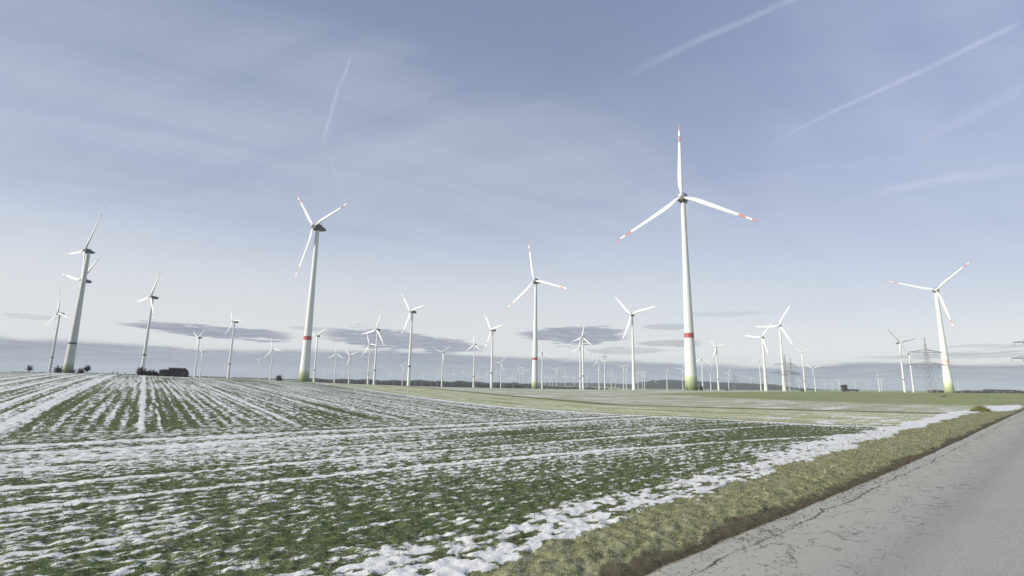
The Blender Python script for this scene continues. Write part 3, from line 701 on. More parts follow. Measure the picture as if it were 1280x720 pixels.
def nacelle_box():
    mb = MB()
    prof = [(-.6, 1.3), (-1.0, 1.9), (-3, 2.2), (-8, 2.15), (-11, 1.75), (-11.9, 1.45)]
    vs, fs = [], []
    for y, r in prof:
        for k in range(16):
            q = 2 * math.pi * k / 16
            c, s = math.cos(q), math.sin(q)
            e = .42
            vs.append((r * .95 * math.copysign(abs(c) ** e, c), y, r * 1.05 * math.copysign(abs(s) ** e, s)))
    for i in range(len(prof) - 1):
        for k in range(16): fs.append((i * 16 + k, (i + 1) * 16 + k, (i + 1) * 16 + (k + 1) % 16, i * 16 + (k + 1) % 16))
    fs += [tuple(range(16)), tuple(range((len(prof) - 1) * 16, len(prof) * 16))[::-1]]
    mb.add(vs, fs); return mb.mesh('nacelle_box', True)
def spinner():
    mb = MB(); mb.lathe([(2.9, .15), (2.7, .8), (2.2, 1.4), (1.3, 1.95), (.2, 2.25), (-.5, 2.2), (-.75, 1.9)], 24, 'y')
    return mb.mesh('spinner', True)
def fin_mesh():
    mb = MB(); mb.box((0, 0, .9), (2.2, .5, 1.7)); mb.bar((.9, -.6, 0), (.9, -.6, 2.6), .06); mb.bar((-.9, -.6, 0), (-.9, -.6, 2.6), .06); mb.bar((-.95, -.6, 1.9), (.95, -.6, 1.9), .05)
    return mb.mesh('vent_fin', False)
def door_mesh():
    mb = MB(); mb.box((0, 0, 1.25), (1.2, .35, 2.5)); mb.box((0, .55, .12), (1.7, .9, .24)); mb.bar((-.8, .95, .2), (-.8, .95, 1.3), .04); mb.bar((.8, .95, .2), (.8, .95, 1.3), .04)
    return mb.mesh('tower_door', False)

GREEN = (.155, .205, .060)
ME = dict(big=tower_mesh('concrete_tower', big_prof()), slim=tower_mesh('steel_tower', slim_prof()),
          egg=nacelle_egg(), box=nacelle_box(), hub=spinner(), fin=fin_mesh(), door=door_mesh(),
          blade=blade_mesh('blade'), blade_red=blade_mesh('blade_red'), blade_grey=blade_mesh('blade_grey'), blade_pale=blade_mesh('blade_pale'))
for k in ('pale', 'bigpale', 'bigdark', 'grey', 'plain', 'far'):
    ME['tw_' + k] = ME['big' if k in ('bigpale', 'bigdark', 'pale') else 'slim'].copy()
ME['tw_big'] = ME['big']
RED = (.42, .10, .10)
M_T = dict(big=mat_tower('tower_red_ring', [(.265, .288, RED, 1.0), (.075, -1, GREEN, 1)]),
           bigpale=mat_tower('tower_pink_ring', [(.285, .325, (.72, .36, .30), .55), (.13, -1, (.30, .36, .16), 1)], (.79, .81, .76)),
           pale=mat_tower('tower_pale', [(.245, .26, (.60, .42, .38), .6)], (.74, .755, .72)),
           bigdark=mat_tower('tower_dark_ring', [(.235, .250, (.06, .05, .06), .9), (.085, -1, GREEN, 1)], (.62, .63, .61)),
           grey=mat_tower('tower_grey_ring', [(.255, .275, (.10, .09, .10), 1.0)]),
           plain=mat_tower('tower_plain', [(.24, .255, (.45, .45, .46), .8)]),
           far=mat_tower('tower_far', []))
for k, m in M_T.items(): ME['tw_' + k].materials.append(m)
ME['blade'].materials.append(mat_rotor('blade_white', None))
ME['blade_red'].materials.append(mat_rotor('blade_red_bands', (.48, .20, .18)))
ME['blade_grey'].materials.append(mat_rotor('blade_grey_bands', (.30, .29, .30), .8))
ME['blade_pale'].materials.append(mat_rotor('blade_pale_bands', (.62, .18, .20), .8))
ME['hub'].materials.append(plain('hub_white', (.62, .63, .63), .45))
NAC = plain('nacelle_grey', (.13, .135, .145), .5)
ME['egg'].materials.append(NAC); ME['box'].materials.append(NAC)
ME['fin'].materials.append(plain('fin_grey', (.30, .31, .32), .5)); ME['door'].materials.append(plain('door_grey', (.12, .13, .12), .5))

def prototype(style):
    root = bpy.data.objects.new('wind_turbine', None)
    big = style in ('big', 'bigpale', 'bigdark')
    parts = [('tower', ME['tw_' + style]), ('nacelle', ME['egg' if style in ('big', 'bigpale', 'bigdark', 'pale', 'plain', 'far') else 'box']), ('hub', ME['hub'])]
    bl = dict(big='blade_red', bigdark='blade_grey', bigpale='blade_pale', grey='blade_grey').get(style, 'blade')
    parts += [('blade', ME[bl])] * 3
    if big: parts += [('door', ME['door'])]
    out = []
    for n, me in parts:
        o = bpy.data.objects.new(n, me); o.parent = root; out.append(o)
    fin = None
    if style not in ('far', 'plain'):
        fin = bpy.data.objects.new('cooling_fin', ME['fin']); fin.parent = out[1]; fin.location = (0, -5.5, 2.0 if style != 'grey' else 1.7)
    return root, out, fin
PROTO = {k: prototype(k) for k in M_T}

def turbine(x, y, hub_z, H, Rr, yaw, phase, style, label, group):
    src, parts, fin = PROTO[style]
    root = src.copy(); COL.objects.link(root)
    zb = float(ground_z(np.array([x]), np.array([y]))[0]) - .25
    root.location = (x, y, zb)
    tag(root, label, 'wind turbine', group or 'wind turbines of the wind farm')
    a = R_(yaw); tl = R_(5)
    nrm = Vector((math.sin(a) * math.cos(tl), math.cos(a) * math.cos(tl), math.sin(tl)))
    e1 = Vector((math.cos(a), -math.sin(a), 0)); e2 = nrm.cross(e1)
    if e2.z < 0: e2 = -e2
    big = style in ('big', 'bigpale', 'bigdark')
    ov = (.028 if big else .03) * H
    c = Vector((math.sin(a) * ov, math.cos(a) * ov, hub_z - zb))      # rotor centre seen from the tower foot
    k = H / 145 * (.92 if style == 'bigdark' else 1.15)
    rx = e2.cross(nrm)
    def frame(zx, yy, s, g=1.0):
        xx = yy.cross(zx)
        return Matrix((xx, yy, zx)).transposed().to_4x4() @ Matrix.Diagonal((s * g, s * g, s, 1))
    q = 0
    rad = dict(big=4.7, bigdark=4.9, bigpale=6.0, pale=3.6).get(style, .0225 * H)
    ht = (hub_z - zb) - 1.6 * k
    for p in parts:
        o = p.copy(); COL.objects.link(o); o.parent = root
        nm = p.name.split('.')[0]
        if nm == 'tower': o.scale = (rad, rad, ht)
        elif nm == 'door':
            yd = R_(yaw + 25); r0 = rad * .99
            o.matrix_local = Matrix.Translation((math.sin(yd) * r0, math.cos(yd) * r0, .25)) @ Matrix.Rotation(-yd, 4, 'Z')
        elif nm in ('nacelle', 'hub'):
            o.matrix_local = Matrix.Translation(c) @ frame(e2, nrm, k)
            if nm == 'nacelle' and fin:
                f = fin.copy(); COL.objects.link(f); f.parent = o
        else:
            th = R_(phase + 120 * q); q += 1
            zz = e1 * math.sin(th) + e2 * math.cos(th)
            o.matrix_local = Matrix.Translation(c + zz * 1.2 * k) @ frame(zz, nrm, Rr - 1.2 * k, 1.0 if big else 1.6)
    return root
for row in TURBINES: turbine(*row)

# ------------------------------------------------------------------ lattice pylons and their wires
STEEL = plain('galvanised_steel', (.23, .24, .245), .55, .4)
INS = plain('insulator_brown', (.10, .07, .06), .4)
def pylon(loc, H, rz, label, w=(.62, .75)):
    root = empty('lattice_pylon', loc, rz)
    tag(root, label, 'pylon', 'lattice power pylons')
    mb = MB()
    def half(t): return np.interp(t, [0, .70, .80, 1], [3.7, 1.25, 1.0, .12]) * H / 55
    lv = [0, .16, .30, .42, .52, .61, .69, .76, .83, .9, 1.0]
    for i in range(len(lv) - 1):
        a, b = lv[i], lv[i + 1]
        ra, rb = half(a), half(b)
        A = [Vector((sx * ra, sy * ra, a * H)) for sx, sy in ((1, 1), (-1, 1), (-1, -1), (1, -1))]
        B = [Vector((sx * rb, sy * rb, b * H)) for sx, sy in ((1, 1), (-1, 1), (-1, -1), (1, -1))]
        for k in range(4):
            k2 = (k + 1) % 4
            mb.bar(A[k], B[k], .17); mb.bar(A[k], B[k2], .09); mb.bar(A[k2], B[k], .09); mb.bar(B[k], B[k2], .08)
    m = mb.mesh('mast'); link('mast', m, STEEL, root)
    tips = []
    for t, wd in ((.735, w[0]), (.505, w[1])):
        L = wd * H / 2
        am = MB(); r = half(t)
        for sd in (-1, 1):
            tip = Vector((sd * L, 0, t * H))
            for sy in (-1, 1):
                am.bar((sd * r, sy * r, t * H), tip, .24); am.bar((sd * r, sy * r, t * H + .045 * H), tip, .20)
                for q in range(1, 6):
                    f0, f1 = q / 6, (q + .5) / 6
                    p0 = Vector((sd * r, sy * r, t * H)).lerp(tip, f0); p1 = Vector((sd * r, sy * r, t * H + .045 * H)).lerp(tip, f0)
                    p2 = Vector((sd * r, -sy * r, t * H)).lerp(tip, f1)
                    am.bar(p0, p1, .06); am.bar(p0, p2, .06)
        arm = link('crossarm', am.mesh('crossarm'), STEEL, root)
        for sd in (-1, 1):
            for fr in ((1.0, .55) if t < .6 else (.98, .52)):
                px = sd * L * fr
                im = MB(); im.lathe([(0, .05)] + [(-.35 * q - (.12 if q % 2 else 0), .16 if q % 2 else .09) for q in range(1, 9)] + [(-3.1, .05)], 8)
                link('insulator', im.mesh('insulator'), INS, arm, (px, 0, t * H))
                tips.append(Matrix.Translation(loc) @ Matrix.Rotation(rz, 4, 'Z') @ Vector((px, 0, t * H - 3.1)))
    return root, tips, Matrix.Translation(loc) @ Vector((0, 0, H))
def gz1(x, y): return float(terrain(np.array([x]), np.array([y]))[0])
PY = [pylon((433.5, 421.1, gz1(433.5, 421.1) - .2), 57, 0, 'lattice pylon whose dark crossarm ends reach in at the edge of the view'),
      pylon((434.3, 534.2, gz1(434.3, 534.2) - .2), 57, 0, 'large lattice pylon with two crossarms beside the pink-ringed turbine'),
      pylon((430.4, 805.0, gz1(430.4, 805) - .2), 57, 0, 'nearer of the two lattice pylons in front of the highest right-hand turbine'),
      pylon((483.0, 885.4, gz1(483, 885.4) - .2), 57, .1, 'farther of the two lattice pylons beside the highest right-hand turbine', (.5, .62)),
      pylon((678.9, 1565.0, gz1(678.9, 1565) - .2), 58, .2, 'hazy small lattice pylon over the wooded hill, right of the tallest turbine', (.45, .55))]
WIRE = plain('wire_steel', (.12, .12, .125), .5)
def wire(a, b, sag, r, label):
    mb = MB(); n = 14; P = []
    for i in range(n + 1):
        t = i / n; p = Vector(a).lerp(Vector(b), t); p.z -= sag * 4 * t * (1 - t); P.append(p)
    mid = P[n // 2].copy()
    for i in range(n): mb.bar(P[i] - mid, P[i + 1] - mid, r, 5)
    o = link('power_line', mb.mesh('power_line'), WIRE, None, mid)
    tag(o, label, 'power line', 'overhead wires between ' + label.split('strung between ')[1])
for i, j, sag, who in ((0, 1, 1.6, 'the large pylon and the edge pylon'), (1, 2, 7, 'the large pylon and the nearer twin pylon'), (3, 4, 12, 'the farther twin pylon and the hazy pylon over the hill')):
    for k in range(8): wire(PY[i][1][k], PY[j][1][k], sag, .055, 'thin overhead wire strung between ' + who)

# ------------------------------------------------------------------ bushes, trees, stacks and barns on the skyline
BARK = plain('bark', (.12, .105, .095), .9, .2)
TWIG = plain('winter_twigs', (.12, .11, .108), .95, .15)
SCRUB = plain('dark_scrub', (.15, .145, .135), .95, .15, .4, 1.5)
def bare_tree(x, y, h, w, label, name='bare_tree', trunk=.28, seed=0, dens=1.0, cat='tree', mat=None, leafy=False, group=None):
    rr = random.Random(seed + int(abs(x) * 7))
    if math.hypot(x, y) > 270: h *= 1.3; w *= 1.3
    root = empty(name, (x, y, gz1(x, y) - .1)); tag(root, label, cat, group)
    t = MB(); k = MB()
    th = trunk * h
    if trunk > .05:
        t.bar((0, 0, 0), (.02 * h, 0, th), .035 * h, 7, .025 * h)
    for i in range(int(16 * dens)):
        q = rr.uniform(0, 6.28); el = rr.uniform(.15, 1.35)
        L = rr.uniform(.55, 1.0)
        e = Vector((math.cos(q) * math.cos(el) * w / 2 * L, math.sin(q) * math.cos(el) * w / 2 * L, th + math.sin(el) * (h - th) * L))
        s = Vector((.01 * h, 0, th * rr.uniform(.7, 1.0)))
        (t if trunk > .05 else k).bar(s, e, .012 * h, 4, .004 * h)
        for j in range(int(26 * dens)):
            f = rr.uniform(.35, 1.0)
            p = s.lerp(e, f)
            d = Vector((rr.gauss(0, 1), rr.gauss(0, 1), rr.gauss(.35, 1))).normalized() * rr.uniform(.07, .22) * h
            p2 = p + d
            if leafy:
                nn = d.orthogonal() * rr.uniform(.3, .5)
                k.add([p - nn, p + nn, p2 + nn, p2 - nn], [(0, 1, 2, 3)])
            else: k.bar(p, p2, .0055 * h, 3, .002 * h)
    if t.v: link('trunk', t.mesh('trunk'), BARK, root)
    link('crown', k.mesh('crown'), mat or TWIG, root)
    return root
bare_tree(-286.2, 307.4, 3.9, 3.4, 'small bare tree alone on the snowy skyline, leftmost of all', seed=1, dens=1.6)
bare_tree(-282.9, 323.8, 4.5, 5.6, 'bare dark shrub between the two leftmost turbine feet', 'bare_shrub', 0, 2, 2.2, 'shrub')
bare_tree(-290.6, 343.6, 3.2, 4.6, 'low bare shrub touching the far left green-footed tower on its right', 'bare_shrub', 0, 3, 1.8, 'shrub')
bare_tree(-275.0, 330.6, 3.8, 4.4, 'rounded bare shrub beside the slim upright tree right of the green foot', 'bare_shrub', 0, 4, 2.2, 'shrub')
bare_tree(-266.2, 324.8, 5.0, 3.1, 'slim upright bare tree right of the far left green-footed tower', seed=5, dens=1.8)
for (x, y, h, w, l) in ((-182.8, 237.9, 1.9, 1.9, 'tiny shrub on the field skyline, first of three left of the dark bushes'), (-181.4, 238.9, 1.7, 1.8, 'tiny shrub on the field skyline, middle of three left of the dark bushes'), (-179.0, 240.7, 1.4, 1.7, 'tiny shrub on the field skyline, last of three left of the dark bushes')):
    bare_tree(x, y, h, w, l, 'bare_shrub', 0, 6, .7, 'shrub')
for (x, y, h, w, l) in ((-162.7, 227.9, 3.3, 4.2, 'largest dark bush at the foot of the edge-on turbine'), (-160.6, 229.4, 2.7, 3.2, 'middle dark bush right of the edge-on turbine foot'), (-158.9, 230.5, 2.4, 2.4, 'small pointed dark bush before the flat-topped hedge'), (-157.7, 231.4, 1.7, 2.2, 'lowest dark bush touching the flat-topped hedge')):
    bare_tree(x, y, h, w, l, 'dark_bush', 0, 7, 3.2, 'bush', SCRUB, False)
bare_tree(-134.6, 301.3, 3.0, 3.6, 'lone round bush on the skyline left of the red-ringed field crest turbine', 'round_bush', 0, 8, 3.4, 'bush', SCRUB, False)
bare_tree(73.6, 175.2, .75, 3.4, 'low dark bush on the green field near the foot of the tallest turbine', 'low_bush', 0, 9, 1.2, 'bush', SCRUB, True)
bare_tree(93.3, 165.5, .8, 2.2, 'low dark bush on the green field below the twin pylons', 'low_bush', 0, 10, 1.2, 'bush', SCRUB, True)
bare_tree(66.7, 79.8, .5, 1.6, 'small dark weed clump in the green field below the single large pylon', 'weed_clump', 0, 11, .9, 'weeds', SCRUB, True)
bx, by = xy(45.8, 4.5)
root = empty('weed_mound', (bx, by, gz1(bx, by) - .05), math.atan2(UD[1], UD[0])); tag(root, 'olive mound of matted weeds between two snow drifts by the roadside', 'weeds')
OLIVE = plain('olive_weeds', (.17, .17, .075), .95, .15, .4, 6)
V, F = [], []
for i in range(24):
    for j in range(12):
        a, b = -1 + 2 * i / 23, -1 + 2 * j / 11
        V.append((a * .95, b * .5, .34 * max(0, 1 - a * a) * max(0, 1 - b * b) + .03 * math.sin(i * 2.3 + j) * (1 - abs(a))))
for i in range(23):
    for j in range(11): F.append((i * 12 + j, (i + 1) * 12 + j, (i + 1) * 12 + j + 1, i * 12 + j + 1))
m = MB(); m.add(V, F); link('mound', m.mesh('mound', True), plain('mound_earth', (.09, .085, .045), .95, .2, .4, 5), root)
m = MB(); rr = random.Random(3)
for i in range(600):
    a, b = rr.uniform(-1, 1), rr.uniform(-1, 1)
    p = Vector((a * .95, b * .5, .34 * max(0, 1 - a * a) * max(0, 1 - b * b) - .02))
    q = p + Vector((rr.gauss(0, .12), rr.gauss(0, .1), rr.uniform(.03, .16)))
    m.bar(p, q, .012, 3, .004)
link('stems', m.mesh('stems'), OLIVE, root)
STALK = plain('dry_stalks', (.30, .27, .19), .95, .15, .3, 4)
rr = random.Random(5)
for i, (x, y) in enumerate(((60.4, 68.0), (62.4, 67.2), (64.3, 66.0), (66.3, 65.0))):
    root = empty('dry_stalk_plant', (x, y, gz1(x, y) - .03))
    tag(root, 'pale dry stalk plant in the roadside row below the long far barn', 'dry plant', 'dry stalk plants by the road')
    mb = MB()
    for k in range(9):
        q = rr.uniform(0, 6.28); l = rr.uniform(.3, .6)
        b = Vector((math.cos(q) * l * .55, math.sin(q) * l * .55, l)); mb.bar((0, 0, 0), b, .012, 4, .006)
        for j in range(3):
            p = b * rr.uniform(.5, 1); mb.bar(p, p + Vector((rr.gauss(0, .12), rr.gauss(0, .12), rr.uniform(.02, .15))), .007, 3, .004)
    link('stalk', mb.mesh('stalk'), STALK, root)

HEDGE_M = plain('winter_hedge', (.23, .215, .20), .95, .15, .4, 1.2)
def hedge_clump(x, y, rz, L, W, H, label, round_end, n):
    root = empty('hedge_clump', (x, y, gz1(x, y) - .1), rz); tag(root, label, 'hedge', 'flat-topped hedge clumps on the field skyline')
    rr = random.Random(int(H * 100)); t = MB(); k = MB()
    def top(a): return H * (1 - (.5 * max(0, (a - .5) / .5) ** 2.4 if round_end else .08 * abs(a)) - .06 * math.sin(a * 9 + H) ** 2)
    for i in range(int(L * 1.6)):
        a = rr.uniform(-.95, .95); p = Vector((a * L / 2, rr.uniform(-.3, .3) * W, 0))
        t.bar(p, p + Vector((rr.gauss(0, .3), rr.gauss(0, .3), top(a) * .85)), .06, 5, .02)
    for i in range(n):
        a, b = rr.uniform(-1, 1), rr.uniform(-1, 1)
        z = top(a) * (1 - .12 * b * b) * (1 - rr.random() ** 2.2 * .98)
        p = Vector((a * L / 2, b * W / 2 * (1 - .2 * z / H), z))
        d = Vector((rr.gauss(0, 1), rr.gauss(0, 1), rr.gauss(0, 1))).normalized(); e = d.orthogonal().normalized(); q = rr.uniform(.10, .24)
        k.add([p - d * q - e * q * .6, p + d * q - e * q * .6, p + d * q + e * q * .6, p - d * q + e * q * .6], [(0, 1, 2, 3)])
    link('stem', t.mesh('stem'), BARK, root); link('foliage', k.mesh('foliage'), HEDGE_M, root)
hedge_clump(-155.4, 232.9, R_(33.3), 4.6, 4.0, 3.4, 'lower dark hedge clump joined to the left end of the taller flat-topped hedge', False, 2200)
hedge_clump(-151.3, 235.6, R_(33.3), 7.8, 4.5, 4.3, 'taller flat-topped dark hedge with rounded right end on the field skyline', True, 4600)

# kiosk at the foot of the tallest turbine
root = empty('transformer_kiosk', (139.2, 377.3, gz1(139.2, 377.3) - .1), R_(-20)); tag(root, 'small dark green transformer kiosk at the foot of the tallest turbine', 'kiosk')
KG = plain('kiosk_green', (.020, .030, .020), .6)
mb = MB(); mb.box((0, 0, 1.5), (2.3, 2.3, 3.0)); link('body', mb.mesh('body'), KG, root)
mb = MB(); mb.box((0, 0, 3.1), (2.6, 2.6, .22)); link('roof', mb.mesh('roof'), plain('kiosk_roof', (.05, .05, .05)), root)
mb = MB(); mb.box((-.5, -1.18, 1.25), (.9, .06, 2.2)); link('door', mb.mesh('door'), KG, root)

def barn(x, y, rz, L, W, hw, hr, label, wall, roofc, doors=2, nm='barn'):
    root = empty(nm, (x, y, gz1(x, y) - .1), rz); tag(root, label, 'barn')
    mb = MB(); mb.box((0, 0, hw / 2), (L, W, hw))
    mb.add([(-L / 2, -W / 2, hw), (-L / 2, W / 2, hw), (-L / 2, 0, hr - .1), (L / 2, -W / 2, hw), (L / 2, W / 2, hw), (L / 2, 0, hr - .1)], [(0, 1, 2), (3, 5, 4)])
    link('wall', mb.mesh('wall'), wall, root)
    mb = MB()
    for sd in (-1, 1):
        a = Vector((0, sd * (W / 2 + .6), hw - .25)); b = Vector((0, 0, hr))
        up = Vector((0, 0, .28))
        P = [Vector((sx * (L / 2 + .5), 0, 0)) + p + q for sx in (-1, 1) for p in (a, b) for q in (Vector(), up)]
        mb.add(P, [(0, 2, 3, 1), (4, 5, 7, 6), (0, 1, 5, 4), (2, 6, 7, 3), (1, 3, 7, 5), (0, 4, 6, 2)])
    link('roof', mb.mesh('roof'), roofc, root)
    for k in range(doors):
        mb = MB(); mb.box((-L / 3 + k * 2 * L / 3 / max(1, doors - 1), -W / 2 - .06, hw * .4), (L * .1, .12, hw * .8)); link('door', mb.mesh('door'), plain('barn_door_wood', (.06, .055, .05)), root)
DW = plain('barn_wall', (.22, .21, .19), .9); DR = plain('barn_roof', (.035, .035, .04), .8)
barn(827.4, 1251.2, R_(-33), 24, 11, 3.6, 7.2, 'low barn with dark roof and pale wall beside the round tree far off', DW, DR)
bare_tree(814.0, 1260.0, 14.5, 12.5, 'round dense tree at the end of the far low barn', 'round_tree', .18, 13, 2.2, 'tree', SCRUB, True)
barn(962.1, 1017.0, R_(-43), 46, 16, 4.2, 7.6, 'long dark barn on the horizon right of the pink-ringed turbine', plain('dark_barn_wall', (.06, .058, .06), .9), DR, 3)

# a hedge along the horizon, right of the big turbine
mb = MB(); rr = random.Random(8)
a, b = Vector((808, 1000, 0)), Vector((1040, 930, 0))
for i in range(3600):
    t = rr.random(); p = a.lerp(b, t) + Vector((rr.gauss(0, 1.6), rr.gauss(0, 1.6), 0))
    z = gz1(p.x, p.y); hh = 5.0 + 1.4 * math.sin(t * 41) * math.sin(t * 17 + 1)
    p.z = z + rr.uniform(0, hh); d = Vector((rr.gauss(0, 1), rr.gauss(0, 1), rr.gauss(0, .8))).normalized(); s = rr.uniform(.7, 1.5); e = d.orthogonal().normalized()
    mb.add([p - d * s - e * s * .6, p + d * s - e * s * .6, p + d * s + e * s * .6, p - d * s + e * s * .6], [(0, 1, 2, 3)])
tag(link('hedgerow', mb.mesh('hedgerow'), SCRUB), 'long low dark hedgerow along the horizon under the long barn', 'hedge')

# ------------------------------------------------------------------ far woods and hills
def wood(name, seg, depth, h, n, seed, mat):
    rr = random.Random(seed); V, F = [], []
    ico = [(0, 0, 1)] + [(math.cos(q) * .9, math.sin(q) * .9, .35) for q in np.linspace(0, 2 * np.pi, 6, endpoint=False)] + [(math.cos(q) * .95, math.sin(q) * .95, -.9) for q in np.linspace(.5, 2 * np.pi + .5, 6, endpoint=False)]
    fc = [(0, 1 + k, 1 + (k + 1) % 6) for k in range(6)] + [(1 + k, 7 + k, 1 + (k + 1) % 6) for k in range(6)] + [(1 + (k + 1) % 6, 7 + k, 7 + (k + 1) % 6) for k in range(6)]
    mb = MB()
    for i in range(n):
        t = rr.random(); a0, d0, k0 = seg[0]; a1, d1, k1 = seg[1]
        az = R_(a0 + (a1 - a0) * t); d = d0 + (d1 - d0) * t + rr.uniform(0, depth)
        x, y = math.sin(az) * d, math.cos(az) * d
        hh = h * (k0 + (k1 - k0) * t) * rr.uniform(.82, 1.08) * (1 + .12 * math.sin(t * 23 + seed) * math.sin(t * 9))
        r = rr.uniform(5, 13)
        z = gz1(x, y)
        mb.add([(x + p[0] * r * rr.uniform(.8, 1.2), y + p[1] * r * rr.uniform(.8, 1.2), z + hh * (.5 + .5 * p[2] * rr.uniform(.9, 1.05))) for p in ico], fc)
    tag(link(name, mb.mesh(name, False), mat), kind='stuff')
WOOD = plain('far_wood', (.058, .058, .056), .95, .1, .35, .02)
wood('far_wood', ((-21.5, 2450, .55), (-8, 2500, .95)), 300, 33, 1700, 1, WOOD)
wood('far_wood', ((-8, 2500, .95), (2.5, 2600, .85)), 300, 33, 1500, 2, WOOD)
wood('far_wood', ((2.5, 2650, .6), (10.5, 2700, .35)), 300, 30, 900, 3, WOOD)
wood('far_wood', ((-44, 5200, .6), (-20, 5200, .6)), 300, 22, 500, 4, WOOD)

def hill(pts, dist, depth, col):
    az = np.arange(pts[0][0], pts[-1][0] + .01, .15); el = np.interp(az, *zip(*pts))
    el = _smooth(el, 9) + .00045 * fbm(az / .5, az * 0, 77, 4)
    V, nr = [], 14
    for j in range(nr):
        t = j / (nr - 1)
        prof = math.sin(t * math.pi)
        for a_, e_ in zip(az, el):
            d = dist + depth * (t - .5) * 1.0
            x, y = math.sin(R_(a_)) * d, math.cos(R_(a_)) * d
            zb = -46.0
            V.append((x, y, zb + (H0 + e_ * dist - zb) * prof ** .8 + 6 * float(noise(np.array([x / 90]), np.array([y / 90]), 5)[0]) * prof))
    na = len(az)
    F = [(j * na + i, j * na + i + 1, (j + 1) * na + i + 1, (j + 1) * na + i) for j in range(nr - 1) for i in range(na - 1)]
    mb = MB(); mb.add(V, F)
    return link('hills', mb.mesh('hills', True), col)
HC = plain('wooded_hill', (.034, .038, .036), .95, .1, .45, .012)
tag(hill([(12.0, -.0035), (14.0, .0035), (15.5, .0088), (17.5, .0096), (20, .0080), (22.5, .0062), (24.5, .0058), (26.5, .0050), (28.5, .0010), (31, -.003), (34, -.006)], 5600, 2600, HC), kind='structure')
tag(hill([(-2, -.006), (1.0, -.0025), (4, .0004), (7, .0012), (10, .0016), (13.5, .001), (16, -.003), (18, -.006)], 7200, 2400, HC), kind='structure')

# ------------------------------------------------------------------ air
mb = MB(); mb.box((0, 0, 65), (26000, 26000, 300))
hm = bpy.data.materials.new('haze_air'); hm.use_nodes = True
ht = hm.node_tree; ht.nodes.clear()
ho = ht.nodes.new('ShaderNodeOutputMaterial'); pv = ht.nodes.new('ShaderNodeVolumePrincipled')
pv.inputs['Color'].default_value = (.74, .80, .90, 1); pv.inputs['Density'].default_value = HAZE; pv.inputs['Anisotropy'].default_value = 0.0
ht.links.new(pv.outputs[0], ho.inputs['Volume'])
haze = link('haze', mb.mesh('haze'), hm); tag(haze, kind='stuff')

# ------------------------------------------------------------------ sky and sun
SUN_AZ, SUN_EL = -110.0, 26.0              # compass degrees from +Y clockwise
w = bpy.data.worlds.new('World'); scene.world = w; w.use_nodes = True
t = NT(w.node_tree); bg = t.n['Background']
sky = t.new('ShaderNodeTexSky', sky_type='NISHITA'); sky.sun_disc = False
sky.sun_elevation = R_(SUN_EL); sky.sun_rotation = R_(SUN_AZ); sky.dust_density = 1.2; sky.air_density = 1.0; sky.altitude = 200
gen = t.new('ShaderNodeTexCoord').outputs['Generated']
nv = t.new('ShaderNodeVectorMath', operation='NORMALIZE'); t.put(nv.inputs[0], gen); d = nv.outputs[0]
sp = t.new('ShaderNodeSeparateXYZ'); t.put(sp.inputs[0], d); dx, dy, dz = sp.outputs
el = t.m('MULTIPLY', t.m('ARCSINE', dz), 57.2958)
az = t.m('MULTIPLY', t.m('ARCTAN2', dx, dy), 57.2958)
# thin high veil: plane-projected, long streaks
zz = t.m('ADD', t.m('MAXIMUM', dz, 0.0), .16)
pu = t.m('DIVIDE', dx, zz); pw = t.m('DIVIDE', dy, zz)
def rot(a): return t.m('ADD', t.m('MULTIPLY', pu, math.cos(R_(a))), t.m('MULTIPLY', pw, math.sin(R_(a)))), t.m('SUBTRACT', t.m('MULTIPLY', pw, math.cos(R_(a))), t.m('MULTIPLY', pu, math.sin(R_(a))))
a1, b1 = rot(28)
st1 = t.noise(t.vec(t.m('MULTIPLY', a1, .42), t.m('MULTIPLY', b1, 2.4), 1.3), 1.0, 5, .5, .5)
a2, b2 = rot(-20)
st2 = t.noise(t.vec(t.m('MULTIPLY', a2, .8), t.m('MULTIPLY', b2, 3.6), 7.7), 1.0, 6, .58, .9)
soft = t.noise(t.vec(pu, pw, 3.1), .55, 3, .5)
veil = t.m('ADD', t.m('ADD', t.m('MULTIPLY', t.m('SUBTRACT', st1, .5), .85), t.m('MULTIPLY', t.m('SUBTRACT', st2, .5), .36)), t.m('MULTIPLY', t.m('SUBTRACT', soft, .5), .5))
def lin(c): return tuple((k / 12.92 if k <= .04045 else ((k + .055) / 1.055) ** 2.4) for k in (q / 255 for q in c))
def skyc(c, k=1.0): return tuple(q * SKYK * k for q in lin(c))
ramp = t.new('ShaderNodeValToRGB'); cr = ramp.color_ramp; t.put(ramp.inputs[0], t.m('DIVIDE', el, 60.0, clamp=True))
STOPS = [(0.0, (206, 210, 215)), (3.5 / 60, (219, 220, 222)), (9 / 60, (213, 215, 219)), (14 / 60, (192, 199, 214)), (20 / 60, (172, 180, 202)), (28 / 60, (150, 161, 186)), (36 / 60, (134, 147, 174)), (48 / 60, (122, 134, 165)), (1.0, (112, 126, 158))]
while len(cr.elements) < len(STOPS): cr.elements.new(.5)
for e, (p, c) in zip(cr.elements, STOPS): e.position = p; e.color = (*lin(c), 1)
sc = t.new('ShaderNodeVectorMath', operation='SCALE'); t.put(sc.inputs[0], ramp.outputs[0]); sc.inputs['Scale'].default_value = SKYK
base = t.mix(.86, sky.outputs[0], sc.outputs[0])
high = t.mr(el, 6, 20)
vp = t.m('MULTIPLY', t.m('MAXIMUM', veil, 0.0), t.m('MULTIPLY', high, 1.5), clamp=True)
vn = t.m('MULTIPLY', t.m('MAXIMUM', t.m('MULTIPLY', veil, -1.0), 0.0), t.m('MULTIPLY', high, 1.3), clamp=True)
c = t.mix(vp, base, skyc((198, 204, 219)))
c = t.mix(vn, c, skyc((112, 130, 166)))
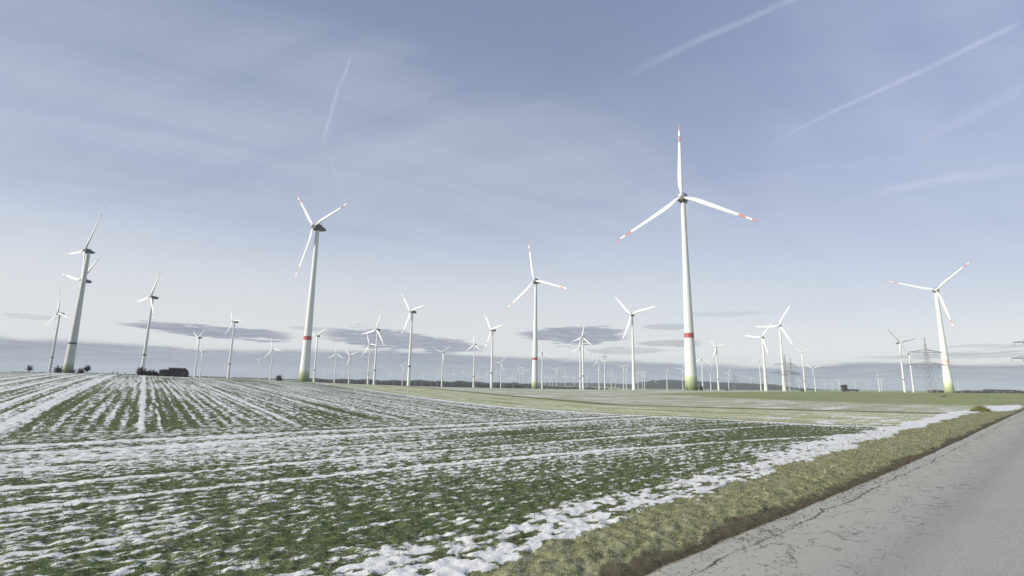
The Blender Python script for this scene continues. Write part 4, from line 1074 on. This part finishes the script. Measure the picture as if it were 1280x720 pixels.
# right-hand side is a little bluer, left a little greyer
c = t.mix(t.m('MULTIPLY', t.mr(az, 5, 50), t.m('MULTIPLY', t.mr(el, 4, 10), .28)), c, skyc((150, 172, 214)))
# contrails: great-circle segments
def dirv(a, e): a, e = R_(a), R_(e); return Vector((math.sin(a) * math.cos(e), math.cos(a) * math.cos(e), math.sin(e)))
def dotc(v):
    o = t.new('ShaderNodeVectorMath', operation='DOT_PRODUCT'); t.put(o.inputs[0], d); o.inputs[1].default_value = v; return o.outputs['Value']
cn = t.noise(d, 26, 5, .65); cn2 = t.noise(d, 7, 3, .5)
def contrail(p, q, w0, w1, k, f0=.25, f1=.12, bend=0.0):
    global c
    a, b = dirv(*p), dirv(*q); n = a.cross(b).normalized(); ax = (b - a).normalized()
    s0, s1 = a.dot(ax), b.dot(ax)
    s = t.m('DIVIDE', t.m('SUBTRACT', dotc(ax), s0), s1 - s0)
    off = t.m('ADD', dotc(n), t.m('MULTIPLY', t.m('SUBTRACT', cn2, .5), .010))
    if bend: off = t.m('ADD', off, t.m('MULTIPLY', t.m('MULTIPLY', s, t.m('SUBTRACT', 1.0, s)), bend))
    wd = t.mr(s, 0, 1, w0, w1, smooth=False)
    f = t.mr(t.m('DIVIDE', t.m('ABSOLUTE', off), wd), .1, 1, 1, 0)
    f = t.m('MULTIPLY', f, t.m('MULTIPLY', t.mr(s, 0, f0), t.mr(s, 1 - f1, 1, 1, 0)))
    f = t.m('MULTIPLY', f, t.mr(cn, .25, .7, .45, 1.0))
    front = t.m('GREATER_THAN', dotc((a + b).normalized()), .5)
    c = t.mix(t.m('MULTIPLY', t.m('MULTIPLY', f, front), k), c, skyc((216, 219, 236)))
contrail((10.5, 31.8), (34, 36.2), .011, .0065, .21, .5, .05, .012)
contrail((27.0, 23.6), (48.5, 28.3), .005, .0055, .28, .35, .06)
contrail((-22.2, 23.4), (-20.6, 31.4), .006, .004, .22, .4, .25)
contrail((-20.7, 30.2), (-19.8, 33.2), .004, .003, .32, .3, .2)
contrail((-21.6, 24.0), (-18.5, 17.5), .006, .008, .07, .3, .4)
contrail((35.0, 17.6), (47.5, 17.2), .010, .011, .26, .4, .2, .02)
contrail((38.5, 20.6), (49, 24.0), .014, .014, .13, .4, .2)
# low grey cloud: a bank along the horizon and separate lens shapes above it
cz = t.vec(t.m('MULTIPLY', az, .055), t.m('MULTIPLY', el, .42), 2.0)
bn = t.noise(cz, 1.0, 5, .55, .3); bn3 = t.noise(t.vec(t.m('MULTIPLY', az, .45), t.m('MULTIPLY', el, 4.5), 9.0), 1.0, 5, .62)
bn2 = t.noise(t.vec(t.m('MULTIPLY', az, .16), t.m('MULTIPLY', el, 1.6), 5.0), 1.0, 4, .55)
topb = t.m('ADD', t.mr(az, -10, 30, 2.9, 2.1), t.m('MULTIPLY', t.m('SUBTRACT', bn, .5), 2.6))
bank = t.mr(t.m('SUBTRACT', el, topb), -.3, .3, 1, 0)
bank = t.m('MULTIPLY', bank, t.m('ADD', .86, t.m('ADD', t.m('MULTIPLY', t.m('SUBTRACT', bn2, .5), .5), t.m('MULTIPLY', t.m('SUBTRACT', bn3, .5), .7))), clamp=True)
c = t.mix(t.m('MULTIPLY', bank, .90), c, skyc((128, 135, 153)))
gapn = t.mr(t.m('ABSOLUTE', t.m('SUBTRACT', el, t.m('ADD', 3.35, t.m('MULTIPLY', t.m('SUBTRACT', bn2, .5), .8)))), .05, .45, 1, 0)
c = t.mix(t.m('MULTIPLY', gapn, .30), c, skyc((214, 220, 230)))
def lens(a0, e0, wa, we, k, tilt=0.0):
    global c
    x = t.m('SUBTRACT', az, a0)
    y = t.m('SUBTRACT', t.m('SUBTRACT', el, e0), t.m('MULTIPLY', x, tilt))
    y = t.m('ADD', y, t.m('MULTIPLY', t.m('ADD', t.m('SUBTRACT', bn2, .5), t.m('MULTIPLY', t.m('SUBTRACT', bn3, .5), .8)), we * 2.4))
    x = t.m('ADD', x, t.m('MULTIPLY', t.m('SUBTRACT', bn, .5), wa * .9))
    r = t.m('ADD', t.m('POWER', t.m('DIVIDE', t.m('ABSOLUTE', x), wa), 2.0), t.m('POWER', t.m('DIVIDE', t.m('ABSOLUTE', y), we), 2.0))
    c = t.mix(t.m('MULTIPLY', t.m('MULTIPLY', t.mr(r, .55, 1.2, 1, 0), t.mr(bn3, .25, .6, .62, 1.0)), k), c, skyc((126, 132, 152)))
lens(-30.5, 4.35, 7.8, .62, .85, -.022)
lens(-12.0, 4.2, 8.8, 1.0, .80, -.06)
lens(7.2, 5.2, 6.2, .95, .78, -.01)
lens(16.8, 6.2, 2.6, .35, .38); lens(17.2, 4.4, 3.2, .35, .48); lens(12.5, 3.6, 5, .35, .35)
lens(-43.5, 4.6, 2.0, .25, .25); lens(-20.5, 5.2, 3.2, .25, .3); lens(42, 2.9, 8, .25, .35); lens(44, 3.6, 5, .2, .25); lens(23, 7.4, 5, .3, .18)
t.put(bg.inputs['Color'], c); bg.inputs['Strength'].default_value = SKY_STRENGTH

sl = bpy.data.lights.new('sun', 'SUN'); sl.energy = SUN_E; sl.angle = R_(.53); sl.color = (1.0, .95, .81)
so = bpy.data.objects.new('sun', sl); COL.objects.link(so); so.location = (-60, -25, 60)
so.rotation_euler = dirv(SUN_AZ, SUN_EL).to_track_quat('Z', 'Y').to_euler()

# ------------------------------------------------------------------ camera and render settings
cam = bpy.data.cameras.new('camera'); co = bpy.data.objects.new('camera', cam); COL.objects.link(co)
cam.sensor_width = 36; cam.lens = 636 / 1280 * 36; cam.clip_start = .05; cam.clip_end = 60000
p, r = R_(10.5), R_(1.05)
rt, fw, up = Vector((1, 0, 0)), Vector((0, math.cos(p), math.sin(p))), Vector((0, -math.sin(p), math.cos(p)))
r2 = rt * math.cos(r) + up * math.sin(r); u2 = up * math.cos(r) - rt * math.sin(r)
co.matrix_world = Matrix.Translation((0, 0, H0)) @ Matrix((r2, u2, -fw)).transposed().to_4x4()
scene.camera = co
vs_ = scene.view_settings; vs_.view_transform = 'Standard'; vs_.look = 'None'; vs_.gamma = 1; vs_.use_curve_mapping = False; vs_.exposure = EXPO
cy = scene.cycles; cy.use_denoising = True; cy.max_bounces = 5; cy.diffuse_bounces = 2; cy.glossy_bounces = 2; cy.transmission_bounces = 2; cy.volume_bounces = 1; cy.transparent_max_bounces = 6
cy.use_adaptive_sampling = True; cy.adaptive_threshold = .008
cy.caustics_reflective = False; cy.caustics_refractive = False
